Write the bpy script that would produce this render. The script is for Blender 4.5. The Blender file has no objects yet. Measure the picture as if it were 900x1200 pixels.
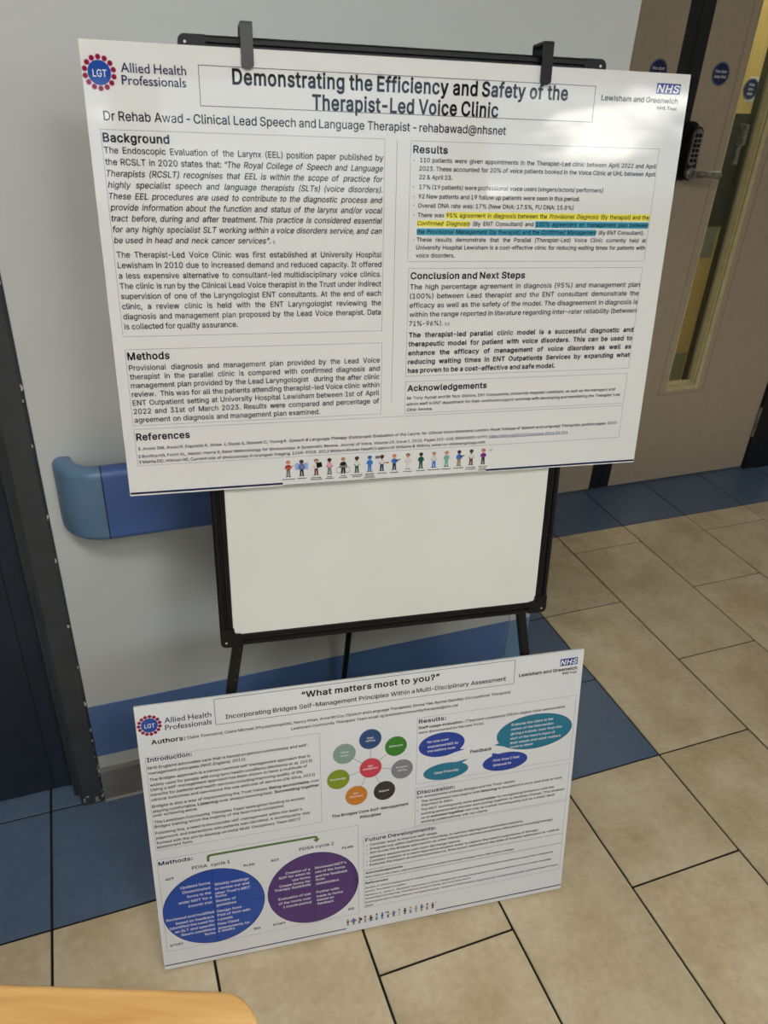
import bpy, bmesh, math, random
from mathutils import Vector, Matrix

SC = bpy.context.scene
COL = SC.collection
PI = math.pi
random.seed(7)


def rzxz(a, b, c):
    return Matrix.Rotation(a, 4, 'Z') @ Matrix.Rotation(b, 4, 'X') @ Matrix.Rotation(c, 4, 'Z')


# ------------------------------------------------------------------ camera
cam_data = bpy.data.cameras.new('camera')
cam = bpy.data.objects.new('camera', cam_data)
COL.objects.link(cam)
cam.matrix_world = Matrix.Translation((-1.2578, -1.0727, 1.5778)) @ rzxz(-0.38294, 1.03046, 0.058032)
cam_data.sensor_fit = 'VERTICAL'
cam_data.sensor_height = 36
cam_data.sensor_width = 27
cam_data.lens = 36 * 913.82 / 1200
cam_data.clip_start = 0.02
cam_data.clip_end = 200
cam_data.dof.use_dof = True
cam_data.dof.focus_distance = 1.5
cam_data.dof.aperture_fstop = 9.0
SC.camera = cam

# ------------------------------------------------------------------ world: daylight sky with scattered clouds
world = bpy.data.worlds.new('sky')
SC.world = world
world.use_nodes = True
nt = world.node_tree
nt.nodes.clear()
N = nt.nodes.new
out = N('ShaderNodeOutputWorld')
bg = N('ShaderNodeBackground')
tc = N('ShaderNodeTexCoord')
sep = N('ShaderNodeSeparateXYZ')
nt.links.new(tc.outputs['Generated'], sep.inputs[0])
grad = N('ShaderNodeValToRGB')
grad.color_ramp.elements[0].position = 0.0
grad.color_ramp.elements[0].color = (0.20, 0.21, 0.19, 1)
grad.color_ramp.elements[1].position = 0.02
grad.color_ramp.elements[1].color = (0.26, 0.30, 0.35, 1)
e = grad.color_ramp.elements.new(0.6)
e.color = (0.14, 0.22, 0.38, 1)
nt.links.new(sep.outputs['Z'], grad.inputs[0])
mp = N('ShaderNodeMapping')
mp.inputs['Scale'].default_value = (1.0, 1.0, 3.0)
mp.inputs['Location'].default_value = (14.757, 19.125, 5.629)
nt.links.new(tc.outputs['Generated'], mp.inputs[0])
noi = N('ShaderNodeTexNoise')
noi.inputs['Scale'].default_value = 4.0
noi.inputs['Detail'].default_value = 7
noi.inputs['Roughness'].default_value = 0.55
nt.links.new(mp.outputs[0], noi.inputs['Vector'])
cr = N('ShaderNodeValToRGB')
cr.color_ramp.elements[0].position = 0.55
cr.color_ramp.elements[0].color = (0, 0, 0, 1)
cr.color_ramp.elements[1].position = 0.63
cr.color_ramp.elements[1].color = (1, 1, 1, 1)
nt.links.new(noi.outputs[0], cr.inputs[0])
hor = N('ShaderNodeMapRange')
hor.inputs[1].default_value = 0.0
hor.inputs[2].default_value = 0.03
nt.links.new(sep.outputs['Z'], hor.inputs[0])
mul = N('ShaderNodeMath'); mul.operation = 'MULTIPLY'
nt.links.new(cr.outputs[0], mul.inputs[0]); nt.links.new(hor.outputs[0], mul.inputs[1])
mix = N('ShaderNodeMix'); mix.data_type = 'RGBA'
nt.links.new(mul.outputs[0], mix.inputs['Factor'])
nt.links.new(grad.outputs[0], mix.inputs['A'])
mix.inputs['B'].default_value = (2.3, 2.25, 2.15, 1)
nt.links.new(mix.outputs['Result'], bg.inputs[0])
bg.inputs[1].default_value = 3.9
nt.links.new(bg.outputs[0], out.inputs[0])

SC.cycles.use_adaptive_sampling = False
SC.view_settings.view_transform = 'Standard'
SC.view_settings.look = 'None'
SC.view_settings.gamma = 1
SC.view_settings.use_curve_mapping = False
SC.view_settings.exposure = 0.74

# window portals guide the daylight through the three real window openings of the back wall
WINDOWS = [(-3.3, -1.9), (-1.7, 0.1), (0.3, 2.3)]
WIN_Z = (1.9, 2.68)
PANEL = 15.0        # radiance of the ceiling panels
BACK_Y = -4.0
for x0, x1 in WINDOWS:
    ld = bpy.data.lights.new('window_portal', 'AREA')
    ld.shape = 'RECTANGLE'
    ld.size = x1 - x0
    ld.size_y = WIN_Z[1] - WIN_Z[0]
    ld.cycles.is_portal = True
    lo = bpy.data.objects.new('window_portal', ld)
    lo.location = ((x0 + x1) / 2, BACK_Y - 0.1, sum(WIN_Z) / 2)
    lo.rotation_euler = (PI / 2, 0, 0)
    COL.objects.link(lo)

PRINT_UPPER = [
    ('title_lettering', 'b', 17.5, 'Demonstrating the Efficiency and Safety of the', 181.9, 649.4, 40.7),
    ('title_lettering', 'b', 17.5, 'Therapist-Led Voice Clinic', 284.4, 546.5, 65.8),
    ('author_lettering', 'r', 10.6, 'Dr Rehab Awad - Clinical Lead Speech and Language Therapist - rehabawad@nhsnet', 20.2, 559.7, 87.7),
    ('heading_lettering', 'b', 10.2, 'Background', 16.5, 97.9, 112.3),
    ('background_lettering', 'r', 7.7, 'The Endoscopic Evaluation of the Larynx (EEL) position paper published by', 16.4, 382.1, 125.6),
    ('background_lettering', 'r', 7.7, 'the RCSLT in 2020 states that: “_The Royal College of Speech and Language_', 16.4, 382.1, 139.2),
    ('background_lettering', 'r', 7.7, '_Therapists (RCSLT) recognises that EEL is within the scope of practice for_', 16.4, 382.1, 152.8),
    ('background_lettering', 'r', 7.7, '_highly specialist speech and language therapists (SLTs) (voice disorders)._', 16.4, 382.1, 166.3),
    ('background_lettering', 'r', 7.7, '_These EEL procedures are used to contribute to the diagnostic process and_', 16.4, 382.1, 179.9),
    ('background_lettering', 'r', 7.7, '_provide information about the function and status of the larynx and/or vocal_', 16.4, 382.1, 193.5),
    ('background_lettering', 'r', 7.7, '_tract before, during and after treatment. This practice is considered essential_', 16.4, 382.1, 207.0),
    ('background_lettering', 'r', 7.7, '_for any highly specialist SLT working within a voice disorders service, and can_', 16.4, 382.1, 220.6),
    ('background_lettering', 'r', 7.7, '_be used in head and neck cancer services”._ ^1', 16.4, 229.3, 234.2),
    ('background_lettering', 'r', 7.7, 'The Therapist-Led Voice Clinic was first established at University Hospital', 17.8, 382.1, 252.5),
    ('background_lettering', 'r', 7.7, 'Lewisham in 2010 due to increased demand and reduced capacity. It offered', 17.8, 382.1, 266.0),
    ('background_lettering', 'r', 7.7, 'a less expensive alternative to consultant-led multidisciplinary voice clinics.', 17.8, 382.1, 279.5),
    ('background_lettering', 'r', 7.7, 'The clinic is run by the Clinical Lead Voice therapist in the Trust under indirect', 17.8, 382.1, 293.0),
    ('background_lettering', 'r', 7.7, 'supervision of one of the Laryngologist ENT consultants. At the end of each', 17.8, 382.1, 306.5),
    ('background_lettering', 'r', 7.7, 'clinic, a review clinic is held with the ENT Laryngologist reviewing the', 17.8, 382.1, 320.0),
    ('background_lettering', 'r', 7.7, 'diagnosis and management plan proposed by the Lead Voice therapist. Data', 17.8, 382.1, 333.5),
    ('background_lettering', 'r', 7.7, 'is collected for quality assurance.', 17.8, 172.5, 347.0),
    ('heading_lettering', 'b', 10.2, 'Methods', 17.5, 74.6, 389.5),
    ('methods_lettering', 'r', 7.7, 'Provisional diagnosis and management plan provided by the Lead Voice', 18.0, 381.7, 404.6),
    ('methods_lettering', 'r', 7.7, 'therapist in the parallel clinic is compared with confirmed diagnosis and', 18.0, 381.7, 417.3),
    ('methods_lettering', 'r', 7.7, 'management plan provided by the Lead Laryngologist  during the after clinic', 18.0, 381.7, 429.9),
    ('methods_lettering', 'r', 7.7, 'review.  This was for all the patients attending therapist-led Voice clinic within', 18.0, 381.7, 442.6),
    ('methods_lettering', 'r', 7.7, 'ENT Outpatient setting at University Hospital Lewisham between 1st of April', 18.0, 381.7, 455.2),
    ('methods_lettering', 'r', 7.7, '2022 and 31st of March 2023. Results were compared and percentage of', 18.0, 381.7, 467.8),
    ('methods_lettering', 'r', 7.7, 'agreement on diagnosis and management plan examined.', 18.0, 289.0, 480.5),
    ('heading_lettering', 'b', 10.2, 'References', 17.7, 93.6, 507.4),
    ('references_lettering', 'r', 4.5, '1 Jones SM, Awad R, Esposito K, Shaw J, Slade S, Stewart C, Young K. _Speech & Language Therapy Endoscopic Evaluation of the Larynx for Clinical Voice Disorders._ London: Royal College of Speech and Language Therapists, position paper, 2020', 18.9, 796.9, 522.6),
    ('references_lettering', 'r', 4.5, '2 Bonilha HS, Focht KL, Martin-Harris B, Rater Methodology for Stroboscopy: A Systematic Review. Journal of Voice, Volume 29, Issue 1, 2015, Pages 101-108, ISSN 0892-1997, ~https://doi.org/10.1016/j.jvoice.2014.06.014~', 17.7, 707.9, 534.3),
    ('references_lettering', 'r', 4.5, '3 Mehta DD, Hillman RE, Current role of stroboscopy in laryngeal imaging. 1068-9508  2012 Wolters Kluwer Health | Lippincott Williams & Wilkins, www.co-otolaryngology.com', 17.6, 561.2, 543.1),
    ('heading_lettering', 'b', 9.2, 'Results', 424.7, 475.0, 114.2),
    ('results_lettering', 'r', 5.8, '110 patients were given appointments in the Therapist-Led clinic between April 2022 and April', 435.0, 804.4, 125.9),
    ('results_lettering', 'r', 5.8, '2023. These accounted for 20% of voice patients booked in the Voice Clinic at UHL between April', 434.3, 805.1, 136.8),
    ('results_lettering', 'r', 5.8, '22 & April 23.', 434.7, 483.5, 147.9),
    ('results_lettering', 'r', 5.8, '17% (19 patients) were professional voice users (singers/actors/ performers)', 435.1, 721.3, 160.6),
    ('results_lettering', 'r', 5.8, '92 New patients and 19 follow up patients were seen in this period.', 434.5, 684.9, 172.9),
    ('results_lettering', 'r', 5.8, 'Overall DNA rate was: 17% (New DNA: 17.5%, FU DNA: 15.8%)', 434.3, 676.0, 185.1),
    ('results_lettering', 'r', 5.8, 'There was 95% agreement in diagnosis between the _Provisional Diagnosis_ (By therapist) and the', 434.2, 804.4, 197.7),
    ('results_lettering', 'r', 5.8, '_Confirmed Diagnosis_ (By ENT Consultant) and 100% agreement on management plan between', 434.1, 804.9, 208.8),
    ('results_lettering', 'r', 5.8, 'the _Provisional Management_ (by therapist) and the _Confirmed Management_ (By ENT Consultant).', 433.9, 799.5, 220.0),
    ('results_lettering', 'r', 5.8, 'These results demonstrate that the Parallel (Therapist-Led) Voice Clinic currently held at', 433.7, 804.5, 231.0),
    ('results_lettering', 'r', 5.8, 'University Hospital Lewisham is a cost-effective clinic for reducing waiting times for patients with', 433.5, 804.3, 241.8),
    ('results_lettering', 'r', 5.8, 'voice disorders.', 433.3, 492.7, 252.8),
    ('results_lettering', 'r', 5.8, '-', 425.1, 426.7, 126.9),
    ('results_lettering', 'r', 5.8, '-', 426.2, 427.8, 160.6),
    ('results_lettering', 'r', 5.8, '-', 426.6, 428.2, 173.0),
    ('results_lettering', 'r', 5.8, '-', 427.0, 428.6, 184.0),
    ('results_lettering', 'r', 5.8, '-', 427.4, 429.0, 197.1),
    ('results_lettering', 'r', 5.8, '-', 428.6, 430.2, 231.0),
    ('heading_lettering', 'b', 9.2, 'Conclusion and Next Steps', 426.2, 607.1, 283.1),
    ('conclusion_lettering', 'r', 7.2, 'The high percentage agreement in diagnosis (95%) and management plan', 426.1, 804.7, 297.7),
    ('conclusion_lettering', 'r', 7.2, '(100%) between Lead therapist and the ENT consultant demonstrate the', 426.1, 804.7, 311.0),
    ('conclusion_lettering', 'r', 7.2, 'efficacy as well as the safety of the model. The disagreement in diagnosis is', 426.1, 804.7, 324.4),
    ('conclusion_lettering', 'r', 7.2, 'within the range reported in literature regarding inter-rater reliability (between', 426.1, 804.7, 337.8),
    ('conclusion_lettering', 'r', 7.2, '71%-96%). ^2,3', 426.1, 489.9, 351.2),
    ('conclusion_lettering', 'b', 7.2, 'The therapist-led parallel clinic model is a successful diagnostic and', 426.2, 804.0, 368.2),
    ('conclusion_lettering', 'b', 7.2, 'therapeutic model for patient with voice disorders. This can be used to', 426.2, 804.0, 381.7),
    ('conclusion_lettering', 'b', 7.2, 'enhance the efficacy of management of voice disorders as well as', 426.2, 804.0, 395.3),
    ('conclusion_lettering', 'b', 7.2, 'reducing waiting times in ENT Outpatients Services by expanding what', 426.2, 804.0, 408.8),
    ('conclusion_lettering', 'b', 7.2, 'has proven to be a cost-effective and safe model.', 426.2, 672.3, 422.3),
    ('heading_lettering', 'b', 9.2, 'Acknowledgements', 426.6, 557.4, 451.0),
    ('acknowledgements_lettering', 'r', 4.5, 'Mr Tony Aymat and Mr Nick Gibbins, ENT Consultants, University Hospital Lewisham, as well as the managers and', 426.5, 784.9, 464.3),
    ('acknowledgements_lettering', 'r', 4.5, 'admin staff in ENT department for their continued support and help with developing and maintaining the Therapist-Led', 426.2, 795.1, 473.8),
    ('acknowledgements_lettering', 'r', 4.5, 'Clinic Service.', 426.5, 469.0, 482.8),
    ('trust_lettering', 'h', 7.0, 'Lewisham and Greenwich', 701.7, 825.0, 38.6),
    ('trust_lettering', 'n', 4.6, 'NHS Trust', 792.5, 824.9, 47.2),
    ('department_lettering', 'n', 10.5, 'Allied Health', 46.3, 125.1, 33.6),
    ('department_lettering', 'n', 10.5, 'Professionals', 46.3, 124.0, 47.2),
]
PRINT_LOWER = [
    ('title_lettering', 'b', 12, '“What matters most to you?”', 286.2, 545.5, 24.0),
    ('title_lettering', 'r', 8.8, 'Incorporating Bridges Self-Management Principles Within a Multi-Disciplinary Assessment', 151.0, 679.5, 46.4),
    ('author_lettering', 'b', 8.7, 'Authors:', 22.4, 80.0, 77.2),
    ('author_lettering', 'r', 5.6, 'Claire Townsend, Claire Mitchell (Physiotherapists), Nancy Khan, Anna McCoy (Speech and Language Therapists), Emma Yee, Rachel Standley (Occupational Therapists)', 83.0, 690.7, 76.2),
    ('author_lettering', 'r', 5.6, 'Lewisham Community Therapies Team email: lg.lewishamcommunitytherapies@nhs.net', 265.5, 584.3, 88.5),
    ('trust_lettering', 'h', 7.0, 'Lewisham and Greenwich', 706.2, 828.7, 42.6),
    ('trust_lettering', 'h', 4.6, 'NHS Trust', 798.2, 828.2, 50.5),
    ('department_lettering', 'n', 10.5, 'Allied Health', 47.8, 127.1, 37.6),
    ('department_lettering', 'n', 10.5, 'Professionals', 47.9, 127.0, 52.4),
    ('heading_lettering', 'B', 8.2, 'Introduction:', 11.9, 88.4, 112.1),
    ('introduction_lettering', 'r', 5.9, 'NHS England advocates care that is based on person centredness and self-', 12.0, 294.7, 127.8),
    ('introduction_lettering', 'r', 5.9, 'management principles (_NHS England, 2011)._', 12.2, 181.8, 138.5),
    ('introduction_lettering', 'r', 5.9, 'The Bridges approach is a person centred self management approach that is', 12.5, 298.1, 152.2),
    ('introduction_lettering', 'r', 5.9, 'widely used for people with long term health conditions (_McKenna et al, 2013_)', 12.2, 301.5, 163.5),
    ('introduction_lettering', 'r', 5.9, 'Using a self-management approach has been shown to have a multitude of', 12.4, 291.8, 173.5),
    ('introduction_lettering', 'r', 5.9, 'benefits for patients and health services including improving quality of life,', 12.1, 284.0, 184.4),
    ('introduction_lettering', 'r', 5.9, 'clinical outcomes and can reduce the use and cost of services (_De Silva, 2011_)', 12.0, 305.6, 195.2),
    ('introduction_lettering', 'r', 5.9, 'Bridges is also a way of implementing the Trust Values: *Being accountable* over', 11.8, 313.6, 209.4),
    ('introduction_lettering', 'r', 5.9, 'staying comfortable. *Listening* over always knowing best. *Succeeding together*', 12.0, 313.3, 220.2),
    ('introduction_lettering', 'r', 5.9, 'over achieving alone.', 11.7, 89.6, 229.5),
    ('introduction_lettering', 'r', 5.9, 'The Lewisham Community Therapies Team were given funding to access', 12.3, 284.6, 244.3),
    ('introduction_lettering', 'r', 5.9, 'Bridges training which the majority of the team have completed.', 12.2, 246.2, 254.4),
    ('introduction_lettering', 'r', 5.9, "Following this, a need to incorporate self-management within the team's", 12.2, 279.3, 268.6),
    ('introduction_lettering', 'r', 5.9, 'paperwork and interactions with patients was identified. A working party was', 12.3, 293.7, 279.6),
    ('introduction_lettering', 'r', 5.9, 'formed with the aim to develop an initial Multi-Disciplinary Team (MDT)', 12.0, 275.0, 291.0),
    ('introduction_lettering', 'r', 5.9, 'assessment form.', 12.0, 75.9, 300.3),
    ('heading_lettering', 'B', 8.2, 'Methods:', 11.1, 72.5, 339.6),
    ('methods_lettering', 'r', 7.2, 'PDSA  cycle 1', 69.5, 139.3, 362.1),
    ('methods_lettering', 'r', 7.2, 'PDSA cycle 2', 271.0, 338.7, 363.4),
    ('methods_lettering', 'b', 5, 'ACT', 20.1, 35.4, 377.2),
    ('methods_lettering', 'b', 5, 'PLAN', 164.3, 183.8, 377.3),
    ('methods_lettering', 'b', 5, 'DO', 175.6, 187.6, 537.2),
    ('methods_lettering', 'b', 5, 'STUDY', 14.7, 40.5, 537.3),
    ('methods_lettering', 'b', 5, 'ACT', 215.7, 231.5, 377.2),
    ('methods_lettering', 'b', 5, 'PLAN', 354.8, 376.1, 377.9),
    ('methods_lettering', 'b', 5, 'DO', 365.6, 377.2, 535.2),
    ('methods_lettering', 'b', 5, 'STUDY', 212.8, 238.6, 536.8),
    ('heading_lettering', 'B', 8.2, 'Results:', 506.7, 561.2, 114.5),
    ('results_lettering', 'r', 5.4, '*Staff usage evaluation* : 77percent compliance (33/44 eligible initial assessments', 506.4, 809.9, 127.2),
    ('results_lettering', 'r', 5.4, 'were documented on the new form).', 506.6, 639.8, 138.1),
    ('results_lettering', 'b', 7, 'Feedback', 613.7, 658.4, 200.4),
    ('heading_lettering', 'B', 8.2, 'Discussion:', 506.3, 584.3, 277.7),
    ('discussion_lettering', 'r', 5.4, 'Our assessments embody Bridges and the Trust values:', 505.4, 713.4, 287.4),
    ('discussion_lettering', 'r', 5.4, "The assessment now begins with *listening* to the patient's story and what is most", 514.8, 818.3, 298.5),
    ('discussion_lettering', 'r', 5.4, 'important to them.', 516.1, 581.4, 307.5),
    ('discussion_lettering', 'r', 5.4, 'The MDT working party were *accountable* for recognising limitations with the', 515.3, 801.8, 318.8),
    ('discussion_lettering', 'r', 5.4, 'existing assessment process and coming together to facilitate change. This enabled', 515.4, 825.5, 328.6),
    ('discussion_lettering', 'r', 5.4, 'us to *succeed together* not only as a small working party but as a wider team', 515.6, 805.3, 338.6),
    ('discussion_lettering', 'r', 5.4, 'working collaboratively with our clients.', 515.8, 658.2, 348.7),
    ('heading_lettering', 'B', 8.2, 'Future Developments:', 401.5, 546.9, 370.1),
    ('developments_lettering', 'r', 5.4, 'Consider ways to improve staff usage.', 410.6, 551.2, 382.1),
    ('developments_lettering', 'r', 5.4, 'Integrate use within staff/student inductions, in-service training and supervision sessions.', 410.6, 738.7, 392.2),
    ('developments_lettering', 'r', 5.4, 'Aim to use the Bridges approach in all other interactions and documentation with patients including therapy', 410.6, 805.6, 402.1),
    ('developments_lettering', 'r', 5.4, 'assistant assessments and client discharge reports.', 410.5, 602.3, 413.2),
    ('developments_lettering', 'r', 5.4, "Consider creation of a client reported evaluation scale to capture the client's experience of therapy.", 410.5, 775.1, 422.6),
    ('developments_lettering', 'r', 5.4, 'Evaluate the impact on service provision i.e. time saved, reduction in the rates of hospital admission/ re-referral', 410.5, 823.4, 432.1),
    ('acknowledgements_lettering', 'b', 5, 'Acknowledgements:', 401.1, 479.6, 450.9),
    ('acknowledgements_lettering', 'r', 4.2, 'With thanks to the clients, staff and students of the Lewisham Community Therapies Team. With thanks to Bridges', 401.1, 721.0, 461.1),
    ('references_lettering', 'b', 5, 'References:', 401.0, 449.1, 476.6),
    ('references_lettering', 'r', 4.0, 'De Silva, D. (2011) Helping people to manage themselves. A review of the evidence considering whether it is worthwhile to support self-management.', 400.9, 814.5, 488.3),
    ('references_lettering', 'r', 4.0, 'London: The Health Foundation.', 400.9, 487.5, 497.6),
    ('references_lettering', 'r', 4.0, "McKenna, S., Jones, F., Glenfield P. and Lennon, S. (2013) 'Bridges self-management programme for people with stroke in the community: Feasibility", 400.8, 811.0, 507.2),
    ('references_lettering', 'r', 4.0, "randomised controlled trial.' International Journal of Stroke. doi: 10.1111/ijs.12195", 400.8, 626.8, 515.9),
    ('references_lettering', 'r', 4.0, "NHS England (2011) 'Supported self-management guide'. Available at 2020 England » ~Supported self-management education guide~ (accessed 21 August", 400.7, 828.1, 526.1),
    ('references_lettering', 'r', 4.0, '2020)', 400.7, 416.3, 535.1),
    ('principles_lettering', 'b', 6.2, 'The Bridges Core Self-Management', 335.9, 488.6, 298.8),
    ('principles_lettering', 'b', 6.2, 'Principles', 391.6, 433.1, 311.5),
    ('white_lettering', 'w', 5.3, 'No one ever', 524.7, 568.4, 162.1),
    ('white_lettering', 'w', 5.3, 'explained MS to', 525.5, 587.4, 173.2),
    ('white_lettering', 'w', 5.3, 'me before now', 525.8, 581.9, 183.2),
    ('white_lettering', 'w', 5.3, 'It places the client at the', 697.1, 786.5, 151.6),
    ('white_lettering', 'w', 5.3, 'centre of the intervention', 697.7, 788.0, 162.3),
    ('white_lettering', 'w', 5.3, 'giving a holistic view from the', 697.1, 806.9, 172.8),
    ('white_lettering', 'w', 5.3, 'start of the team’s input of', 696.6, 792.9, 183.6),
    ('white_lettering', 'w', 5.3, 'their needs and what matters', 696.6, 806.2, 194.1),
    ('white_lettering', 'w', 5.3, 'most to them', 697.2, 746.2, 203.8),
    ('white_lettering', 'w', 5.3, 'User Friendly', 540.9, 590.9, 236.4),
    ('white_lettering', 'w', 5.3, 'First time I feel', 662.9, 718.9, 229.4),
    ('white_lettering', 'w', 5.3, 'listened to', 663.5, 701.9, 240.8),
    ('white_lettering', 'w', 5.9, 'Updated forms', 45.0, 99.6, 403.0),
    ('white_lettering', 'w', 5.9, 'Disseminated', 47.9, 98.8, 414.8),
    ('white_lettering', 'w', 5.9, 'forms to the', 55.2, 99.9, 426.8),
    ('white_lettering', 'w', 5.9, 'wider MDT for a', 38.6, 100.2, 438.4),
    ('white_lettering', 'w', 5.9, '6month trial', 55.8, 100.4, 450.0),
    ('white_lettering', 'w', 5.9, 'Weekly meetings', 107.7, 171.5, 409.6),
    ('white_lettering', 'w', 5.9, 'to review our and', 107.4, 171.9, 420.3),
    ('white_lettering', 'w', 5.9, "other Trust's MDT", 107.2, 173.4, 431.2),
    ('white_lettering', 'w', 5.9, 'forms', 107.1, 128.6, 439.0),
    ('white_lettering', 'w', 5.9, 'Review of', 107.9, 145.0, 450.3),
    ('white_lettering', 'w', 5.9, 'guidelines', 107.7, 145.4, 460.5),
    ('white_lettering', 'w', 5.9, 'Reviewed and modified', 13.3, 102.1, 474.6),
    ('white_lettering', 'w', 5.9, 'based on feedback', 29.9, 101.9, 486.0),
    ('white_lettering', 'w', 5.9, 'Identified the need for', 17.8, 101.7, 496.0),
    ('white_lettering', 'w', 5.9, 'an SLT and specific', 26.8, 101.9, 506.5),
    ('white_lettering', 'w', 5.9, 'Neuro conditions', 38.3, 101.8, 516.7),
    ('white_lettering', 'w', 5.9, 'forms', 81.0, 101.7, 526.5),
    ('white_lettering', 'w', 5.9, 'Design form', 108.2, 154.2, 475.3),
    ('white_lettering', 'w', 5.9, 'Pilot of form with', 108.0, 170.5, 485.6),
    ('white_lettering', 'w', 5.9, '6 people', 107.8, 136.2, 495.9),
    ('white_lettering', 'w', 5.9, 'New Client', 107.6, 148.3, 507.1),
    ('white_lettering', 'w', 5.9, 'assessments for', 107.4, 168.8, 517.5),
    ('white_lettering', 'w', 5.9, '6 weeks', 106.9, 138.5, 525.0),
    ('white_lettering', 'w', 5.6, 'Creation of a', 242.3, 290.2, 414.6),
    ('white_lettering', 'w', 5.6, 'SOP for when to', 229.1, 290.4, 423.9),
    ('white_lettering', 'w', 5.6, 'use forms', 255.1, 290.2, 433.9),
    ('white_lettering', 'w', 5.6, 'Create forms for', 229.3, 290.4, 444.0),
    ('white_lettering', 'w', 5.6, 'Therapy Assistants', 219.6, 290.7, 452.5),
    ('white_lettering', 'w', 5.6, "Reviewed MDT's", 300.2, 362.8, 414.4),
    ('white_lettering', 'w', 5.6, 'use of the forms', 300.4, 360.0, 424.6),
    ('white_lettering', 'w', 5.6, 'and the feedback', 300.7, 364.7, 435.5),
    ('white_lettering', 'w', 5.6, 'from', 301.0, 318.5, 444.4),
    ('white_lettering', 'w', 5.6, 'stakeholders', 301.3, 347.2, 454.2),
    ('white_lettering', 'w', 5.6, 'Evaluation of use', 225.9, 290.0, 475.6),
    ('white_lettering', 'w', 5.6, 'of the forms over', 226.5, 290.2, 486.8),
    ('white_lettering', 'w', 5.6, '1 month period', 234.4, 290.5, 497.0),
    ('white_lettering', 'w', 5.6, 'Further edits', 301.8, 347.4, 475.5),
    ('white_lettering', 'w', 5.6, 'made to forms', 302.0, 354.8, 486.2),
    ('white_lettering', 'w', 5.6, 'based on', 302.3, 336.2, 495.6),
    ('white_lettering', 'w', 5.6, 'feedback', 302.6, 336.0, 505.1),
    ('white_lettering', 'w', 3.9, 'Goal', 405.9, 418.5, 132.0),
    ('white_lettering', 'w', 3.9, 'setting', 403.5, 421.3, 138.0),
    ('white_lettering', 'w', 3.9, 'Reflection', 449.0, 475.6, 158.2),
    ('white_lettering', 'w', 3.9, 'Problem', 463.2, 485.3, 208.6),
    ('white_lettering', 'w', 3.9, 'solving', 465.7, 483.7, 215.8),
    ('white_lettering', 'w', 3.9, 'Support', 429.1, 449.5, 257.0),
    ('white_lettering', 'w', 3.9, 'Self-', 378.7, 388.9, 252.3),
    ('white_lettering', 'w', 3.9, 'discovery', 371.4, 396.8, 259.2),
    ('white_lettering', 'w', 3.9, 'Knowledge', 335.2, 364.3, 213.1),
    ('white_lettering', 'w', 3.9, 'Taking', 353.9, 369.8, 155.1),
    ('white_lettering', 'w', 3.9, 'action', 354.9, 370.2, 162.7),
    ('white_lettering', 'w', 3.9, 'Self-', 407.8, 418.2, 195.1),
    ('white_lettering', 'w', 3.9, 'management', 398.2, 426.6, 200.6),
]

# ------------------------------------------------------------------ helpers
WM = {}          # world matrices of parents


def matof(o):
    return WM.get(o.name, Matrix.Identity(4)) if o else Matrix.Identity(4)


def tag(o, label=None, cat=None, group=None, kind=None):
    if label: o['label'] = label
    if cat: o['category'] = cat
    if group: o['group'] = group
    if kind: o['kind'] = kind
    return o


def empty(name, M, label, cat, group=None, kind=None):
    o = bpy.data.objects.new(name, None)
    o.empty_display_size = 0.05
    COL.objects.link(o)
    o.matrix_world = M
    WM[o.name] = M.copy()
    return tag(o, label, cat, group, kind)


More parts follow.
